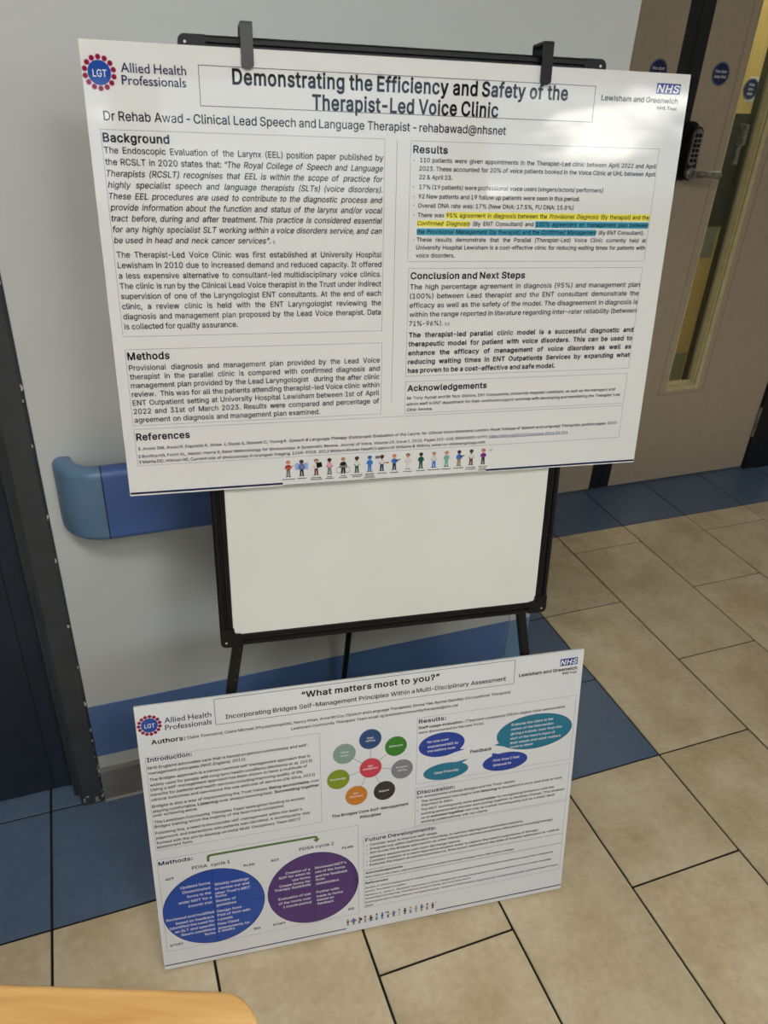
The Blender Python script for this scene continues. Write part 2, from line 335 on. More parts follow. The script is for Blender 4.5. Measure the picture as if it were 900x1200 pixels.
class MB:
    """collects shapes (given in frame M) and links them as one mesh object"""
    def __init__(self, M=None):
        self.v = []; self.f = []; self.mi = []; self.M = M or Matrix.Identity(4)
        self.smooth = []

    def add(self, vs, fs, mi=0, smooth=False, T=None):
        b = len(self.v)
        for p in vs:
            p = Vector(p)
            if T is not None: p = T @ p
            self.v.append(self.M @ p)
        for f in fs:
            self.f.append(tuple(b + i for i in f)); self.mi.append(mi); self.smooth.append(smooth)
        return self

    def box(self, x0, x1, y0, y1, z0, z1, bev=0.0, mi=0, T=None):
        bm = bmesh.new()
        bmesh.ops.create_cube(bm, size=1)
        for v in bm.verts:
            v.co = Vector(((x0 + x1) / 2 + v.co.x * (x1 - x0), (y0 + y1) / 2 + v.co.y * (y1 - y0), (z0 + z1) / 2 + v.co.z * (z1 - z0)))
        if bev > 0:
            bmesh.ops.bevel(bm, geom=list(bm.edges), offset=bev, segments=2 if bev > 0.002 else 1, affect='EDGES', profile=0.5)
        self.bm(bm, mi, T)
        return self

    def bm(self, bm, mi=0, T=None, smooth=False):
        bm.verts.ensure_lookup_table()
        for i, v in enumerate(bm.verts): v.index = i
        self.add([v.co.copy() for v in bm.verts], [[v.index for v in f.verts] for f in bm.faces], mi, smooth, T)
        bm.free()
        return self

    def prism(self, pts, z0, z1, mi=0, T=None, smooth=False):
        """polygon (x,y) extruded along z"""
        n = len(pts)
        vs = [(x, y, z0) for x, y in pts] + [(x, y, z1) for x, y in pts]
        fs = [tuple(range(n))[::-1], tuple(range(n, 2 * n))]
        self.add(vs, fs, mi, False, T)
        b = len(self.v) - 2 * n
        for i in range(n):
            j = (i + 1) % n
            self.f.append((b + i, b + j, b + n + j, b + n + i)); self.mi.append(mi); self.smooth.append(smooth)
        return self

    def flat(self, pts, z, mi=0):
        self.add([(x, y, z) for x, y in pts], [tuple(range(len(pts)))], mi)
        return self

    def disc(self, cx, cy, rx, ry, z, mi=0, n=40):
        return self.flat([(cx + rx * math.cos(2 * PI * i / n), cy + ry * math.sin(2 * PI * i / n)) for i in range(n)], z, mi)

    def ring(self, cx, cy, rx, ry, w, z, mi=0, n=40):
        o = [(cx + rx * math.cos(2 * PI * i / n), cy + ry * math.sin(2 * PI * i / n), z) for i in range(n)]
        i_ = [(cx + (rx - w) * math.cos(2 * PI * i / n), cy + (ry - w) * math.sin(2 * PI * i / n), z) for i in range(n)]
        self.add(o + i_, [(k, (k + 1) % n, n + (k + 1) % n, n + k) for k in range(n)], mi)
        return self

    def rect(self, x0, x1, y0, y1, z, mi=0):
        return self.flat([(x0, y0), (x1, y0), (x1, y1), (x0, y1)], z, mi)

    def outline(self, x0, x1, y0, y1, w, z, mi=0):
        self.rect(x0, x1, y0, y0 + w, z, mi); self.rect(x0, x1, y1 - w, y1, z, mi)
        self.rect(x0, x0 + w, y0, y1, z, mi); self.rect(x1 - w, x1, y0, y1, z, mi)
        return self

    def seg(self, a, b, w, z, mi=0):
        a = Vector(a); b = Vector(b); d = (b - a).normalized(); n = Vector((-d.y, d.x)) * w / 2
        return self.flat([tuple(a - n), tuple(b - n), tuple(b + n), tuple(a + n)], z, mi)

    def tube(self, a, b, r0, r1=None, n=16, mi=0, caps=True):
        r1 = r0 if r1 is None else r1
        a = Vector(a); b = Vector(b); d = (b - a).normalized()
        q = d.to_track_quat('Z', 'Y')
        vs = []
        for p, r in ((a, r0), (b, r1)):
            for i in range(n):
                t = 2 * PI * i / n
                vs.append(p + q @ Vector((r * math.cos(t), r * math.sin(t), 0)))
        fs = [(i, (i + 1) % n, n + (i + 1) % n, n + i) for i in range(n)]
        self.add(vs, fs, mi, True)
        if caps:
            self.add(vs, [tuple(range(n))[::-1], tuple(range(n, 2 * n))], mi)
        return self

    def bar(self, a, b, w, h, up=(0, 1, 0), mi=0, bev=0.001):
        """box-section bar from a to b, w across, h along 'up'"""
        a = Vector(a); b = Vector(b); z = (b - a); L = z.length; z.normalize()
        u = Vector(up); u = (u - z * u.dot(z)).normalized(); x = u.cross(z)
        T = Matrix(((x.x, u.x, z.x, a.x), (x.y, u.y, z.y, a.y), (x.z, u.z, z.z, a.z), (0, 0, 0, 1)))
        return self.box(-w / 2, w / 2, -h / 2, h / 2, 0, L, bev, mi, T)

    def build(self, name, mats, parent=None, label=None, cat=None, group=None, kind=None, origin=None):
        if not isinstance(mats, (list, tuple)): mats = [mats]
        me = bpy.data.meshes.new(name)
        if parent is not None:
            inv = matof(parent).inverted()
        elif origin is not None:
            inv = Matrix.Translation(-Vector(origin))
        else:
            c = Vector((0, 0, 0))
            xs = [v.x for v in self.v]; ys = [v.y for v in self.v]; zs = [v.z for v in self.v]
            origin = Vector(((min(xs) + max(xs)) / 2, (min(ys) + max(ys)) / 2, min(zs)))
            inv = Matrix.Translation(-origin)
        me.from_pydata([inv @ v for v in self.v], [], self.f)
        for m in mats: me.materials.append(m)
        me.polygons.foreach_set('material_index', self.mi)
        me.polygons.foreach_set('use_smooth', self.smooth)
        me.update()
        o = bpy.data.objects.new(name, me)
        COL.objects.link(o)
        if parent is not None:
            o.parent = parent
            WM[o.name] = matof(parent).copy()
        else:
            o.location = origin
            WM[o.name] = Matrix.Translation(origin)
        return tag(o, label, cat, group, kind)


def srgb(r, g, b):
    def f(c):
        c /= 255
        return c / 12.92 if c <= 0.04045 else ((c + 0.055) / 1.055) ** 2.4
    return (f(r), f(g), f(b), 1)


def mat(name, col, rough=0.5, metal=0.0, noise=None, bump=None, spec=None, coat=None, rnd=0.0):
    """noise = (scale, colour2, detail, lo, hi), bump = (scale, strength, distance)"""
    m = bpy.data.materials.new(name)
    m.use_nodes = True
    t = m.node_tree; p = t.nodes['Principled BSDF']
    p.inputs['Base Color'].default_value = col
    p.inputs['Roughness'].default_value = rough
    p.inputs['Metallic'].default_value = metal
    if spec is not None: p.inputs['Specular IOR Level'].default_value = spec
    if coat: p.inputs['Coat Weight'].default_value = coat
    tcn = t.nodes.new('ShaderNodeTexCoord')
    src = None
    if noise:
        sc, c2, det, lo, hi = noise
        nn = t.nodes.new('ShaderNodeTexNoise'); nn.inputs['Scale'].default_value = sc; nn.inputs['Detail'].default_value = det
        if rnd:
            oi = t.nodes.new('ShaderNodeObjectInfo'); add = t.nodes.new('ShaderNodeVectorMath'); add.operation = 'ADD'
            sc_ = t.nodes.new('ShaderNodeMath'); sc_.operation = 'MULTIPLY'; sc_.inputs[1].default_value = 50
            t.links.new(oi.outputs['Random'], sc_.inputs[0])
            t.links.new(tcn.outputs['Object'], add.inputs[0]); t.links.new(sc_.outputs[0], add.inputs[1])
            t.links.new(add.outputs[0], nn.inputs['Vector'])
        else:
            t.links.new(tcn.outputs['Object'], nn.inputs['Vector'])
        r = t.nodes.new('ShaderNodeMapRange'); r.inputs[1].default_value = lo; r.inputs[2].default_value = hi
        t.links.new(nn.outputs[0], r.inputs[0])
        mx = t.nodes.new('ShaderNodeMix'); mx.data_type = 'RGBA'
        mx.inputs['A'].default_value = col; mx.inputs['B'].default_value = c2
        t.links.new(r.outputs[0], mx.inputs['Factor'])
        src = mx.outputs['Result']
        t.links.new(src, p.inputs['Base Color'])
    if bump:
        nb = t.nodes.new('ShaderNodeTexNoise'); nb.inputs['Scale'].default_value = bump[0]; nb.inputs['Detail'].default_value = 3
        t.links.new(tcn.outputs['Object'], nb.inputs['Vector'])
        b = t.nodes.new('ShaderNodeBump'); b.inputs['Strength'].default_value = bump[1]; b.inputs['Distance'].default_value = bump[2]
        t.links.new(nb.outputs[0], b.inputs['Height']); t.links.new(b.outputs[0], p.inputs['Normal'])
    return m


M = {}
M['wall'] = mat('wall_paint', srgb(199, 202, 200), 0.55, noise=(1.6, srgb(191, 194, 191), 3, 0.4, 0.7), bump=(55, 0.25, 0.002))
M['wall_warm'] = mat('stone_wall_paint', srgb(158, 154, 146), 0.6, noise=(1.6, srgb(150, 147, 139), 3, 0.4, 0.7))
M['ceiling'] = mat('ceiling_paint', srgb(225, 225, 220), 0.8, noise=(3, srgb(215, 215, 210), 2, 0.4, 0.7))
M['band'] = mat('blue_band_paint', srgb(88, 118, 168), 0.45, noise=(6, srgb(80, 110, 160), 3, 0.4, 0.7), bump=(60, 0.2, 0.001))
M['guard'] = mat('corner_guard_plastic', srgb(192, 196, 195), 0.35, noise=(8, srgb(184, 188, 187), 2, 0.4, 0.7))
M['guard_blue'] = mat('corner_guard_blue', srgb(112, 146, 178), 0.35, noise=(8, srgb(100, 134, 166), 2, 0.4, 0.7))
M['skirt'] = mat('grey_vinyl_skirting', srgb(128, 126, 122), 0.5, noise=(12, srgb(112, 110, 106), 4, 0.4, 0.7))
M['grout'] = mat('dark_grout', srgb(44, 40, 35), 0.95, noise=(40, srgb(32, 29, 26), 3, 0.4, 0.7), spec=0.1)


def tile_mat(name, c1, c2, c3, rough):
    m = bpy.data.materials.new(name); m.use_nodes = True
    t = m.node_tree; p = t.nodes['Principled BSDF']
    tcn = t.nodes.new('ShaderNodeTexCoord'); oi = t.nodes.new('ShaderNodeObjectInfo')
    sc_ = t.nodes.new('ShaderNodeMath'); sc_.operation = 'MULTIPLY'; sc_.inputs[1].default_value = 37
    add = t.nodes.new('ShaderNodeVectorMath'); add.operation = 'ADD'
    t.links.new(oi.outputs['Random'], sc_.inputs[0]); t.links.new(tcn.outputs['Object'], add.inputs[0]); t.links.new(sc_.outputs[0], add.inputs[1])
    n1 = t.nodes.new('ShaderNodeTexNoise'); n1.inputs['Scale'].default_value = 7; n1.inputs['Detail'].default_value = 6; n1.inputs['Roughness'].default_value = 0.62
    n2 = t.nodes.new('ShaderNodeTexNoise'); n2.inputs['Scale'].default_value = 60; n2.inputs['Detail'].default_value = 4
    t.links.new(add.outputs[0], n1.inputs['Vector']); t.links.new(add.outputs[0], n2.inputs['Vector'])
    r = t.nodes.new('ShaderNodeValToRGB')
    r.color_ramp.elements[0].position = 0.33; r.color_ramp.elements[0].color = c2
    r.color_ramp.elements[1].position = 0.68; r.color_ramp.elements[1].color = c3
    e = r.color_ramp.elements.new(0.5); e.color = c1
    t.links.new(n1.outputs[0], r.inputs[0])
    mx = t.nodes.new('ShaderNodeMix'); mx.data_type = 'RGBA'; mx.blend_type = 'OVERLAY'; mx.inputs['Factor'].default_value = 0.22
    t.links.new(r.outputs[0], mx.inputs['A']); t.links.new(n2.outputs[0], mx.inputs['B'])
    hs = t.nodes.new('ShaderNodeHueSaturation')
    mr = t.nodes.new('ShaderNodeMapRange'); mr.inputs[3].default_value = 0.95; mr.inputs[4].default_value = 1.04
    t.links.new(oi.outputs['Random'], mr.inputs[0]); t.links.new(mr.outputs[0], hs.inputs['Value'])
    t.links.new(mx.outputs['Result'], hs.inputs['Color']); t.links.new(hs.outputs[0], p.inputs['Base Color'])
    p.inputs['Roughness'].default_value = rough
    b = t.nodes.new('ShaderNodeBump'); b.inputs['Strength'].default_value = 0.15; b.inputs['Distance'].default_value = 0.0015
    t.links.new(n2.outputs[0], b.inputs['Height']); t.links.new(b.outputs[0], p.inputs['Normal'])
    return m


M['tile'] = tile_mat('beige_stone_tile', srgb(206, 188, 154), srgb(190, 170, 134), srgb(218, 203, 172), 0.42)
M['blue_tile'] = tile_mat('blue_glazed_tile', srgb(86, 104, 128), srgb(82, 100, 124), srgb(91, 109, 133), 0.33)
M['frame_paint'] = mat('dark_grey_door_frame', srgb(58, 62, 66), 0.4, noise=(14, srgb(50, 54, 58), 4, 0.4, 0.7), bump=(70, 0.3, 0.001))
M['chip'] = mat('chipped_paint_undercoat', srgb(190, 186, 176), 0.8, noise=(60, srgb(150, 146, 138), 3, 0.4, 0.7))
M['navy_door'] = mat('navy_door_paint', srgb(32, 40, 55), 0.5, noise=(9, srgb(26, 33, 47), 5, 0.4, 0.65), bump=(80, 0.2, 0.001))
M['black_lip'] = mat('black_door_edging', srgb(20, 22, 28), 0.4, noise=(20, srgb(14, 16, 20), 3, 0.4, 0.7))
M['beige_door'] = mat('taupe_laminate_door', srgb(172, 157, 136), 0.5, noise=(30, srgb(166, 152, 131), 4, 0.4, 0.7))
M['groove'] = mat('door_groove_line', srgb(112, 96, 80), 0.7, noise=(30, srgb(100, 86, 72), 2, 0.4, 0.7))
M['bead'] = mat('pale_wood_bead', srgb(200, 188, 140), 0.45, noise=(40, srgb(188, 174, 124), 3, 0.4, 0.7))
M['steel'] = mat('satin_steel', srgb(178, 174, 166), 0.36, 0.85, noise=(50, srgb(125, 122, 116), 3, 0.4, 0.7))
M['dark_steel'] = mat('dark_lock_body', srgb(70, 67, 62), 0.3, 0.8, noise=(50, srgb(55, 52, 48), 3, 0.4, 0.7))
M['black_plastic'] = mat('black_plastic', srgb(15, 15, 16), 0.42, noise=(30, srgb(11, 11, 12), 2, 0.4, 0.7), spec=0.3)
M['sheen_notch_grey'] = mat('clip_sheen_notch_grey', srgb(62, 61, 58), 0.33, noise=(30, srgb(54, 53, 50), 2, 0.4, 0.7))
M['leg_black'] = mat('black_painted_steel', srgb(18, 18, 19), 0.4, 0.0, noise=(40, srgb(13, 13, 13), 2, 0.4, 0.7), spec=0.35)
M['hand_blue'] = mat('blue_vinyl_handrail', srgb(70, 100, 158), 0.42, noise=(10, srgb(64, 94, 152), 3, 0.4, 0.7), bump=(140, 0.15, 0.0006))
M['cap_blue'] = mat('slate_blue_end_cap', srgb(94, 124, 154), 0.4, noise=(10, srgb(88, 118, 148), 3, 0.4, 0.7), bump=(140, 0.15, 0.0006))
M['rail_groove'] = mat('handrail_joint', srgb(30, 42, 70), 0.6, noise=(20, srgb(26, 36, 60), 2, 0.4, 0.7))
M['board_white'] = mat('whiteboard_enamel', srgb(226, 227, 221), 0.16, noise=(5, srgb(221, 222, 215), 3, 0.4, 0.7))
M['white_frame'] = mat('white_window_frame', srgb(235, 235, 232), 0.4, noise=(8, srgb(228, 228, 225), 2, 0.4, 0.7))
M['white_dot'] = mat('white_screw_plug', srgb(225, 225, 222), 0.4, noise=(90, srgb(205, 205, 202), 2, 0.4, 0.7))
M['paper'] = mat('glossy_laminated_print', srgb(225, 225, 223), 0.02, noise=(4, srgb(222, 222, 220), 2, 0.4, 0.7))
M['paper2'] = mat('satin_laminated_print', srgb(227, 229, 231), 0.28, noise=(4, srgb(224, 226, 228), 2, 0.4, 0.7))
M['foam'] = mat('foam_board_core', srgb(225, 225, 222), 0.8, noise=(80, srgb(212, 212, 209), 3, 0.4, 0.7))


def ink(name, r, g, b, gloss=0.03):
    return mat('ink_' + name, srgb(r, g, b), gloss, noise=(200, srgb(max(r - 4, 0), max(g - 4, 0), max(b - 4, 0)), 2, 0.4, 0.7))


I = {k: ink(k, *v) for k, v in dict(black=(24, 24, 26), navy=(28, 44, 110), navy_dark=(20, 32, 74), white=(232, 236, 242), link=(40, 60, 130),
     line=(120, 128, 142), yellow=(243, 234, 92), cyan=(72, 158, 186), nhs=(44, 62, 140), disc=(36, 76, 160), bead=(136, 26, 62),
     beadrim=(196, 140, 160), lgt=(190, 215, 240), grey=(70, 72, 78), purple=(84, 52, 118), royal=(38, 78, 168), bubble=(34, 66, 160),
     teal=(30, 120, 148), edge=(20, 40, 90), green=(96, 126, 72), w_navy=(36, 74, 126), w_green=(56, 128, 42), w_grey=(128, 130, 136),
     w_black=(52, 50, 48), w_orange=(206, 128, 44), w_olive=(130, 150, 40), w_sage=(134, 162, 150), w_red=(206, 62, 84), wedge=(170, 180, 178),
     skin=(206, 150, 116), skin_dark=(92, 60, 44), hair=(40, 30, 28), red=(150, 40, 50), pink=(228, 170, 180), blue=(60, 120, 200),
     trouser=(44, 52, 70), brown=(110, 60, 50), tgreen=(30, 84, 76), lilac=(150, 170, 215), ginger=(196, 110, 70), aqua=(110, 176, 170),
     khaki=(150, 128, 90), white_cloth=(214, 214, 212), violet=(110, 44, 140), grey_cloth=(120, 124, 128)).items()}


def glass_mat():
    m = bpy.data.materials.new('clear_glass'); m.use_nodes = True
    t = m.node_tree; t.nodes.remove(t.nodes['Principled BSDF'])
    o = t.nodes['Material Output']; a = t.nodes.new('ShaderNodeBsdfTransparent'); b = t.nodes.new('ShaderNodeBsdfGlossy')
    a.inputs[0].default_value = (0.93, 0.95, 0.94, 1)
    b.inputs['Roughness'].default_value = 0.01
    fr = t.nodes.new('ShaderNodeFresnel')
    ge = t.nodes.new('ShaderNodeNewGeometry'); io = t.nodes.new('ShaderNodeMapRange')      # both faces of the thin pane act alike
    io.inputs[3].default_value = 1.45; io.inputs[4].default_value = 1 / 1.45
    t.links.new(ge.outputs['Backfacing'], io.inputs[0]); t.links.new(io.outputs[0], fr.inputs[0])
    mx = t.nodes.new('ShaderNodeMixShader')
    t.links.new(fr.outputs[0], mx.inputs[0]); t.links.new(a.outputs[0], mx.inputs[1]); t.links.new(b.outputs[0], mx.inputs[2]); t.links.new(mx.outputs[0], o.inputs[0])
    return m


M['glass'] = glass_mat()


def wood_mat(name, c1, c2, rough, rotz=0.0, sc=(3, 55, 55)):
    m = bpy.data.materials.new(name); m.use_nodes = True
    t = m.node_tree; p = t.nodes['Principled BSDF']
    tcn = t.nodes.new('ShaderNodeTexCoord'); mpn = t.nodes.new('ShaderNodeMapping')
    mpn.inputs['Scale'].default_value = sc; mpn.inputs['Rotation'].default_value = (0, 0, rotz)
    t.links.new(tcn.outputs['Object'], mpn.inputs[0])
    n = t.nodes.new('ShaderNodeTexNoise'); n.inputs['Scale'].default_value = 1; n.inputs['Detail'].default_value = 6; n.inputs['Distortion'].default_value = 0.4
    t.links.new(mpn.outputs[0], n.inputs['Vector'])
    r = t.nodes.new('ShaderNodeValToRGB'); r.color_ramp.elements[0].position = 0.35; r.color_ramp.elements[0].color = c2
    r.color_ramp.elements[1].position = 0.65; r.color_ramp.elements[1].color = c1
    t.links.new(n.outputs[0], r.inputs[0]); t.links.new(r.outputs[0], p.inputs['Base Color'])
    p.inputs['Roughness'].default_value = rough
    return m


M['table_wood'] = wood_mat('varnished_beech', srgb(224, 182, 116), srgb(198, 148, 82), 0.35, 0.0, (5, 42, 42))
M['door_wood'] = wood_mat('pale_ash_veneer', srgb(214, 188, 118), srgb(200, 172, 100), 0.45, 0.0, (60, 60, 3))

# ------------------------------------------------------------------ the setting
GAP = 0.0026     # half joint


def floor_tiles():
    f = MB()
    f.box(-3.5, 3.2, BACK_Y, 1.0, -0.06, -0.0035)
    f.box(-1.98, -0.9, 0.0, 0.42, -0.0601, -0.0036)
    f.box(-0.3, 3.2, 0.9, 3.0, -0.0602, -0.0037)
    fl = f.build('floor', M['grout'], None, kind='structure')
    cache = {}

    def tile(x0, x1, y0, y1, mkey):
        w, l = round(x1 - x0, 3), round(y1 - y0, 3)
        key = (w, l, mkey)
        c = Vector(((x0 + x1) / 2, (y0 + y1) / 2, 0))
        if key not in cache:
            mb = MB()
            mb.box(-w / 2 + GAP, w / 2 - GAP, -l / 2 + GAP, l / 2 - GAP, -0.006, 0, 0.0009)
            me = bpy.data.meshes.new('tile')
            me.from_pydata(mb.v, [], mb.f); me.materials.append(M[mkey]); me.update()
            cache[key] = me
        o = bpy.data.objects.new('tile', cache[key])
        COL.objects.link(o)
        o.parent = fl
        o.location = c - Vector(fl.location)
        if mkey == 'blue_tile': o['label'] = 'blue border tile'
    # beige field: columns 0.3 wide run along y, joints every 0.6, alternate columns shifted by half
    for k in range(-12, 11):
        x0 = 0.3 * k; x1 = x0 + 0.3
        x0 = max(x0, -3.5); x1 = min(x1, 3.2)
        if x1 - x0 < 0.02: continue
        top = 1.017 if k >= 0 else 0.0
        off = 0.0 if k % 2 == 0 else 0.3
        y = off + 0.6 * 3
        while y > BACK_Y:
            a, b = max(y - 0.6, BACK_Y), min(y, top)
            if b - a > 0.02: tile(x0, x1, a, b, 'tile')
            y -= 0.6
    for k in range(-12, -1):                          # border under the handrail wall
        tile(max(0.3 * k, -3.5), 0.3 * k + 0.3, 0, 0.3, 'blue_tile')
    tile(-0.3, 0.0, 0, 0.3, 'blue_tile')
    for y0, y1 in ((0.3, 0.6), (0.6, 0.9), (0.9, 1.017)):
        tile(-0.3, 0, y0, y1, 'blue_tile')
    for k in range(-1, 11):
        tile(0.3 * k, min(0.3 * k + 0.3, 3.2), 1.017, 1.317, 'blue_tile')
    for x0, x1 in ((-1.98, -1.8), (-1.8, -1.5), (-1.5, -1.383)):
        tile(x0, x1, 0.3, 0.42, 'blue_tile')
    for k in range(0, 11):                            # corridor beyond the far doors
        for j in range(3):
            tile(0.3 * k, min(0.3 * k + 0.3, 3.2), 1.317 + 0.6 * j, min(1.917 + 0.6 * j, 3.0), 'tile')
    return fl


floor_tiles()
H = 2.75
MB().box(-3.6, 3.3, BACK_Y - 0.1, 3.1, H, H + 0.1).build('ceiling', M['ceiling'], None, kind='structure')

# the wall with the handrail, with the opening of the navy door at its left
w = MB()
w.box(-1.40, -0.276, 0.30, 0.55, 0, H)
w.box(-3.5, -2.42, 0.30, 0.55, 0, H)
w.box(-2.42, -1.40, 0.30, 0.55, 2.10, H)
w.box(-0.47, -0.276, 0.55, 1.30, 0, H)
wf = w.build('wall_front', M['wall'], None, kind='structure')
MB().box(-1.379, -0.337, 0.2985, 0.3005, 0.143, 0.297, 0.0003).build('painted_band', M['band'], wf, label='mid blue painted band low on the wall')
MB().box(-0.2765, -0.2745, 0.30, 1.30, 0.143, 0.297, 0.0003).build('painted_band', M['band'], wf, label='mid blue painted band low on the wall')
s = MB(); s.prism([(0.30, 0), (0.30, 0.103), (0.297, 0.103), (0.2925, 0.095), (0.2925, 0.004), (0.288, 0)], -1.379, -0.276, T=Matrix(((0, 0, 1, 0), (1, 0, 0, 0), (0, 1, 0, 0), (0, 0, 0, 1))))
s.build('baseboard_front', M['skirt'], None, kind='structure')
MB().box(-0.276, -0.2685, 0.2925, 1.30, 0, 0.103, 0.002).build('baseboard_return', M['skirt'], None, kind='structure')
g = empty('trim_1', Matrix.Translation((-0.276, 0.30, 0)), None, None, kind='structure')
for z0, z1, mk, lb in ((0.0, 0.142, 'guard', None), (0.142, 0.298, 'guard_blue', 'blue stretch of the corner guard'), (0.298, 1.2, 'guard', None)):
    gg = MB(); gg.box(-0.335, -0.2735, 0.2965, 0.2998, z0, z1, 0.001); gg.box(-0.2768, -0.2735, 0.2998, 0.36, z0, z1, 0.001)
    gg.build('guard_strip', M[mk], g, label=lb)

# far wall around the doors, and the rest of the shell
w = MB()
w.box(-0.47, 0.17, 1.30, 1.42, 0, H)
w.box(1.62, 3.3, 1.30, 1.42, 0, H)
w.box(0.17, 1.62, 1.30, 1.42, 2.10, H)
w.build('wall_far', M['wall'], None, kind='structure')
MB().box(3.2, 3.3, BACK_Y, 3.1, 0, H).build('wall_right', M['wall_warm'], None, kind='structure')
MB().box(-3.6, -3.5, BACK_Y, 0.55, 0, H).build('wall_left', M['wall_warm'], None, kind='structure')
w = MB()
w.box(-3.6, 3.3, BACK_Y - 0.2, BACK_Y, 0, WIN_Z[0]); w.box(-3.6, 3.3, BACK_Y - 0.2, BACK_Y, WIN_Z[1], H)
xs = [-3.6] + [q for ab in WINDOWS for q in ab] + [3.3]
for i in range(0, len(xs), 2): w.box(xs[i], xs[i + 1], BACK_Y - 0.2, BACK_Y, WIN_Z[0], WIN_Z[1])
w.build('wall_back', M['wall_warm'], None, kind='structure')
w = MB(); w.box(-0.1, 3.3, 3.0, 3.1, 0, H); w.box(-0.1, 0.0, 1.42, 3.1, 0, H)
w.build('wall_corridor', M['wall'], None, kind='structure')
for n, (x0, x1) in enumerate(WINDOWS):
    root = empty('window_%d' % (n + 1), Matrix.Translation(((x0 + x1) / 2, BACK_Y, WIN_Z[0])), None, None, kind='structure')
    f = MB(); a, b = WIN_Z
    for q in ((x0, x0 + .05, a, b), (x1 - .05, x1, a, b), (x0 + .05, x1 - .05, a, a + .05), (x0 + .05, x1 - .05, b - .05, b)):
        f.box(q[0], q[1], BACK_Y - .12, BACK_Y - .05, q[2], q[3], 0.003)
    f.build('window_frame', M['white_frame'], root)
    for q in ((x0 + .05, x1 - .05),):
        MB().box(q[0], q[1], BACK_Y - .09, BACK_Y - .085, a + .05, b - .05).build('pane', M['glass'], root)
    MB().box(x0 - .03, x1 + .03, BACK_Y - .03, BACK_Y + .09, a - .03, a, 0.004).build('window_sill', M['white_frame'], root)

# ------------------------------------------------------------------ navy door with chipped grey frame (left)
root = empty('door_1', Matrix.Translation((-1.9, 0.36, 0)), None, None, kind='structure')
f = MB()
f.prism([(-1.3785, 0.55), (-1.3785, 0.297), (-1.384, 0.291), (-1.424, 0.291), (-1.432, 0.297), (-1.432, 0.322), (-1.447, 0.330), (-1.447, 0.55)], 0.0, 2.06, T=None)
f.prism([(-2.42, 0.55), (-2.42, 0.291), (-2.375, 0.291), (-2.368, 0.297), (-2.368, 0.322), (-2.353, 0.330), (-2.353, 0.55)], 0.0, 2.06)
f.box(-2.42, -1.3785, 0.291, 0.55, 2.06, 2.115, 0.003)
fr = f.build('door_frame', M['frame_paint'], root)
c = MB()
for i in range(26):                                   # knocks and chips along the outer arris, thickest near the floor
    z = 0.02 + 1.3 * random.random() ** 2.6
    s_ = random.uniform(0.0015, 0.0045); x = -1.3805 - random.random() * 0.003
    n = random.randint(5, 7)
    c.prism([(x + s_ * 0.8 * math.cos(2 * PI * k / n) * random.uniform(.6, 1.2), z + s_ * 1.6 * math.sin(2 * PI * k / n) * random.uniform(.6, 1.2)) for k in range(n)], 0, 0.0006,
            T=Matrix(((1, 0, 0, 0), (0, 0, -1, 0.2966 - (-1.3785 - x) * 1.09), (0, 1, 0, 0), (0, 0, 0, 1))))
for i in range(7):
    z = 0.004 + 0.03 * random.random(); s_ = random.uniform(0.0015, 0.004); x = random.uniform(-1.425, -1.386)
    c.prism([(x + s_ * math.cos(2 * PI * k / 6) * random.uniform(.6, 1.3), z + s_ * math.sin(2 * PI * k / 6) * random.uniform(.6, 1.2)) for k in range(6)], 0, 0.0006,
            T=Matrix(((1, 0, 0, 0), (0, 0, -1, 0.2911), (0, 1, 0, 0), (0, 0, 0, 1))))
c.build('chipped_paint', M['chip'], fr, kind='stuff')
d = MB(); d.box(-2.35, -1.450, 0.359, 0.40, 0.006, 2.055, 0.002)
lf = d.build('door_leaf', M['navy_door'], root)
MB().box(-1.4915, -1.4885, 0.3575, 0.3592, 0.01, 2.05).build('door_edging', M['black_lip'], root)
k = MB(); k.tube((-2.28, 0.359, 1.02), (-2.28, 0.32, 1.02), 0.009); k.tube((-2.285, 0.322, 1.02), (-2.17, 0.322, 1.02), 0.009)
k.box(-2.31, -2.25, 0.354, 0.359, 0.93, 1.11, 0.002)
k.build('door_handle', M['steel'], root)

# ------------------------------------------------------------------ the far double door
Y = 1.30


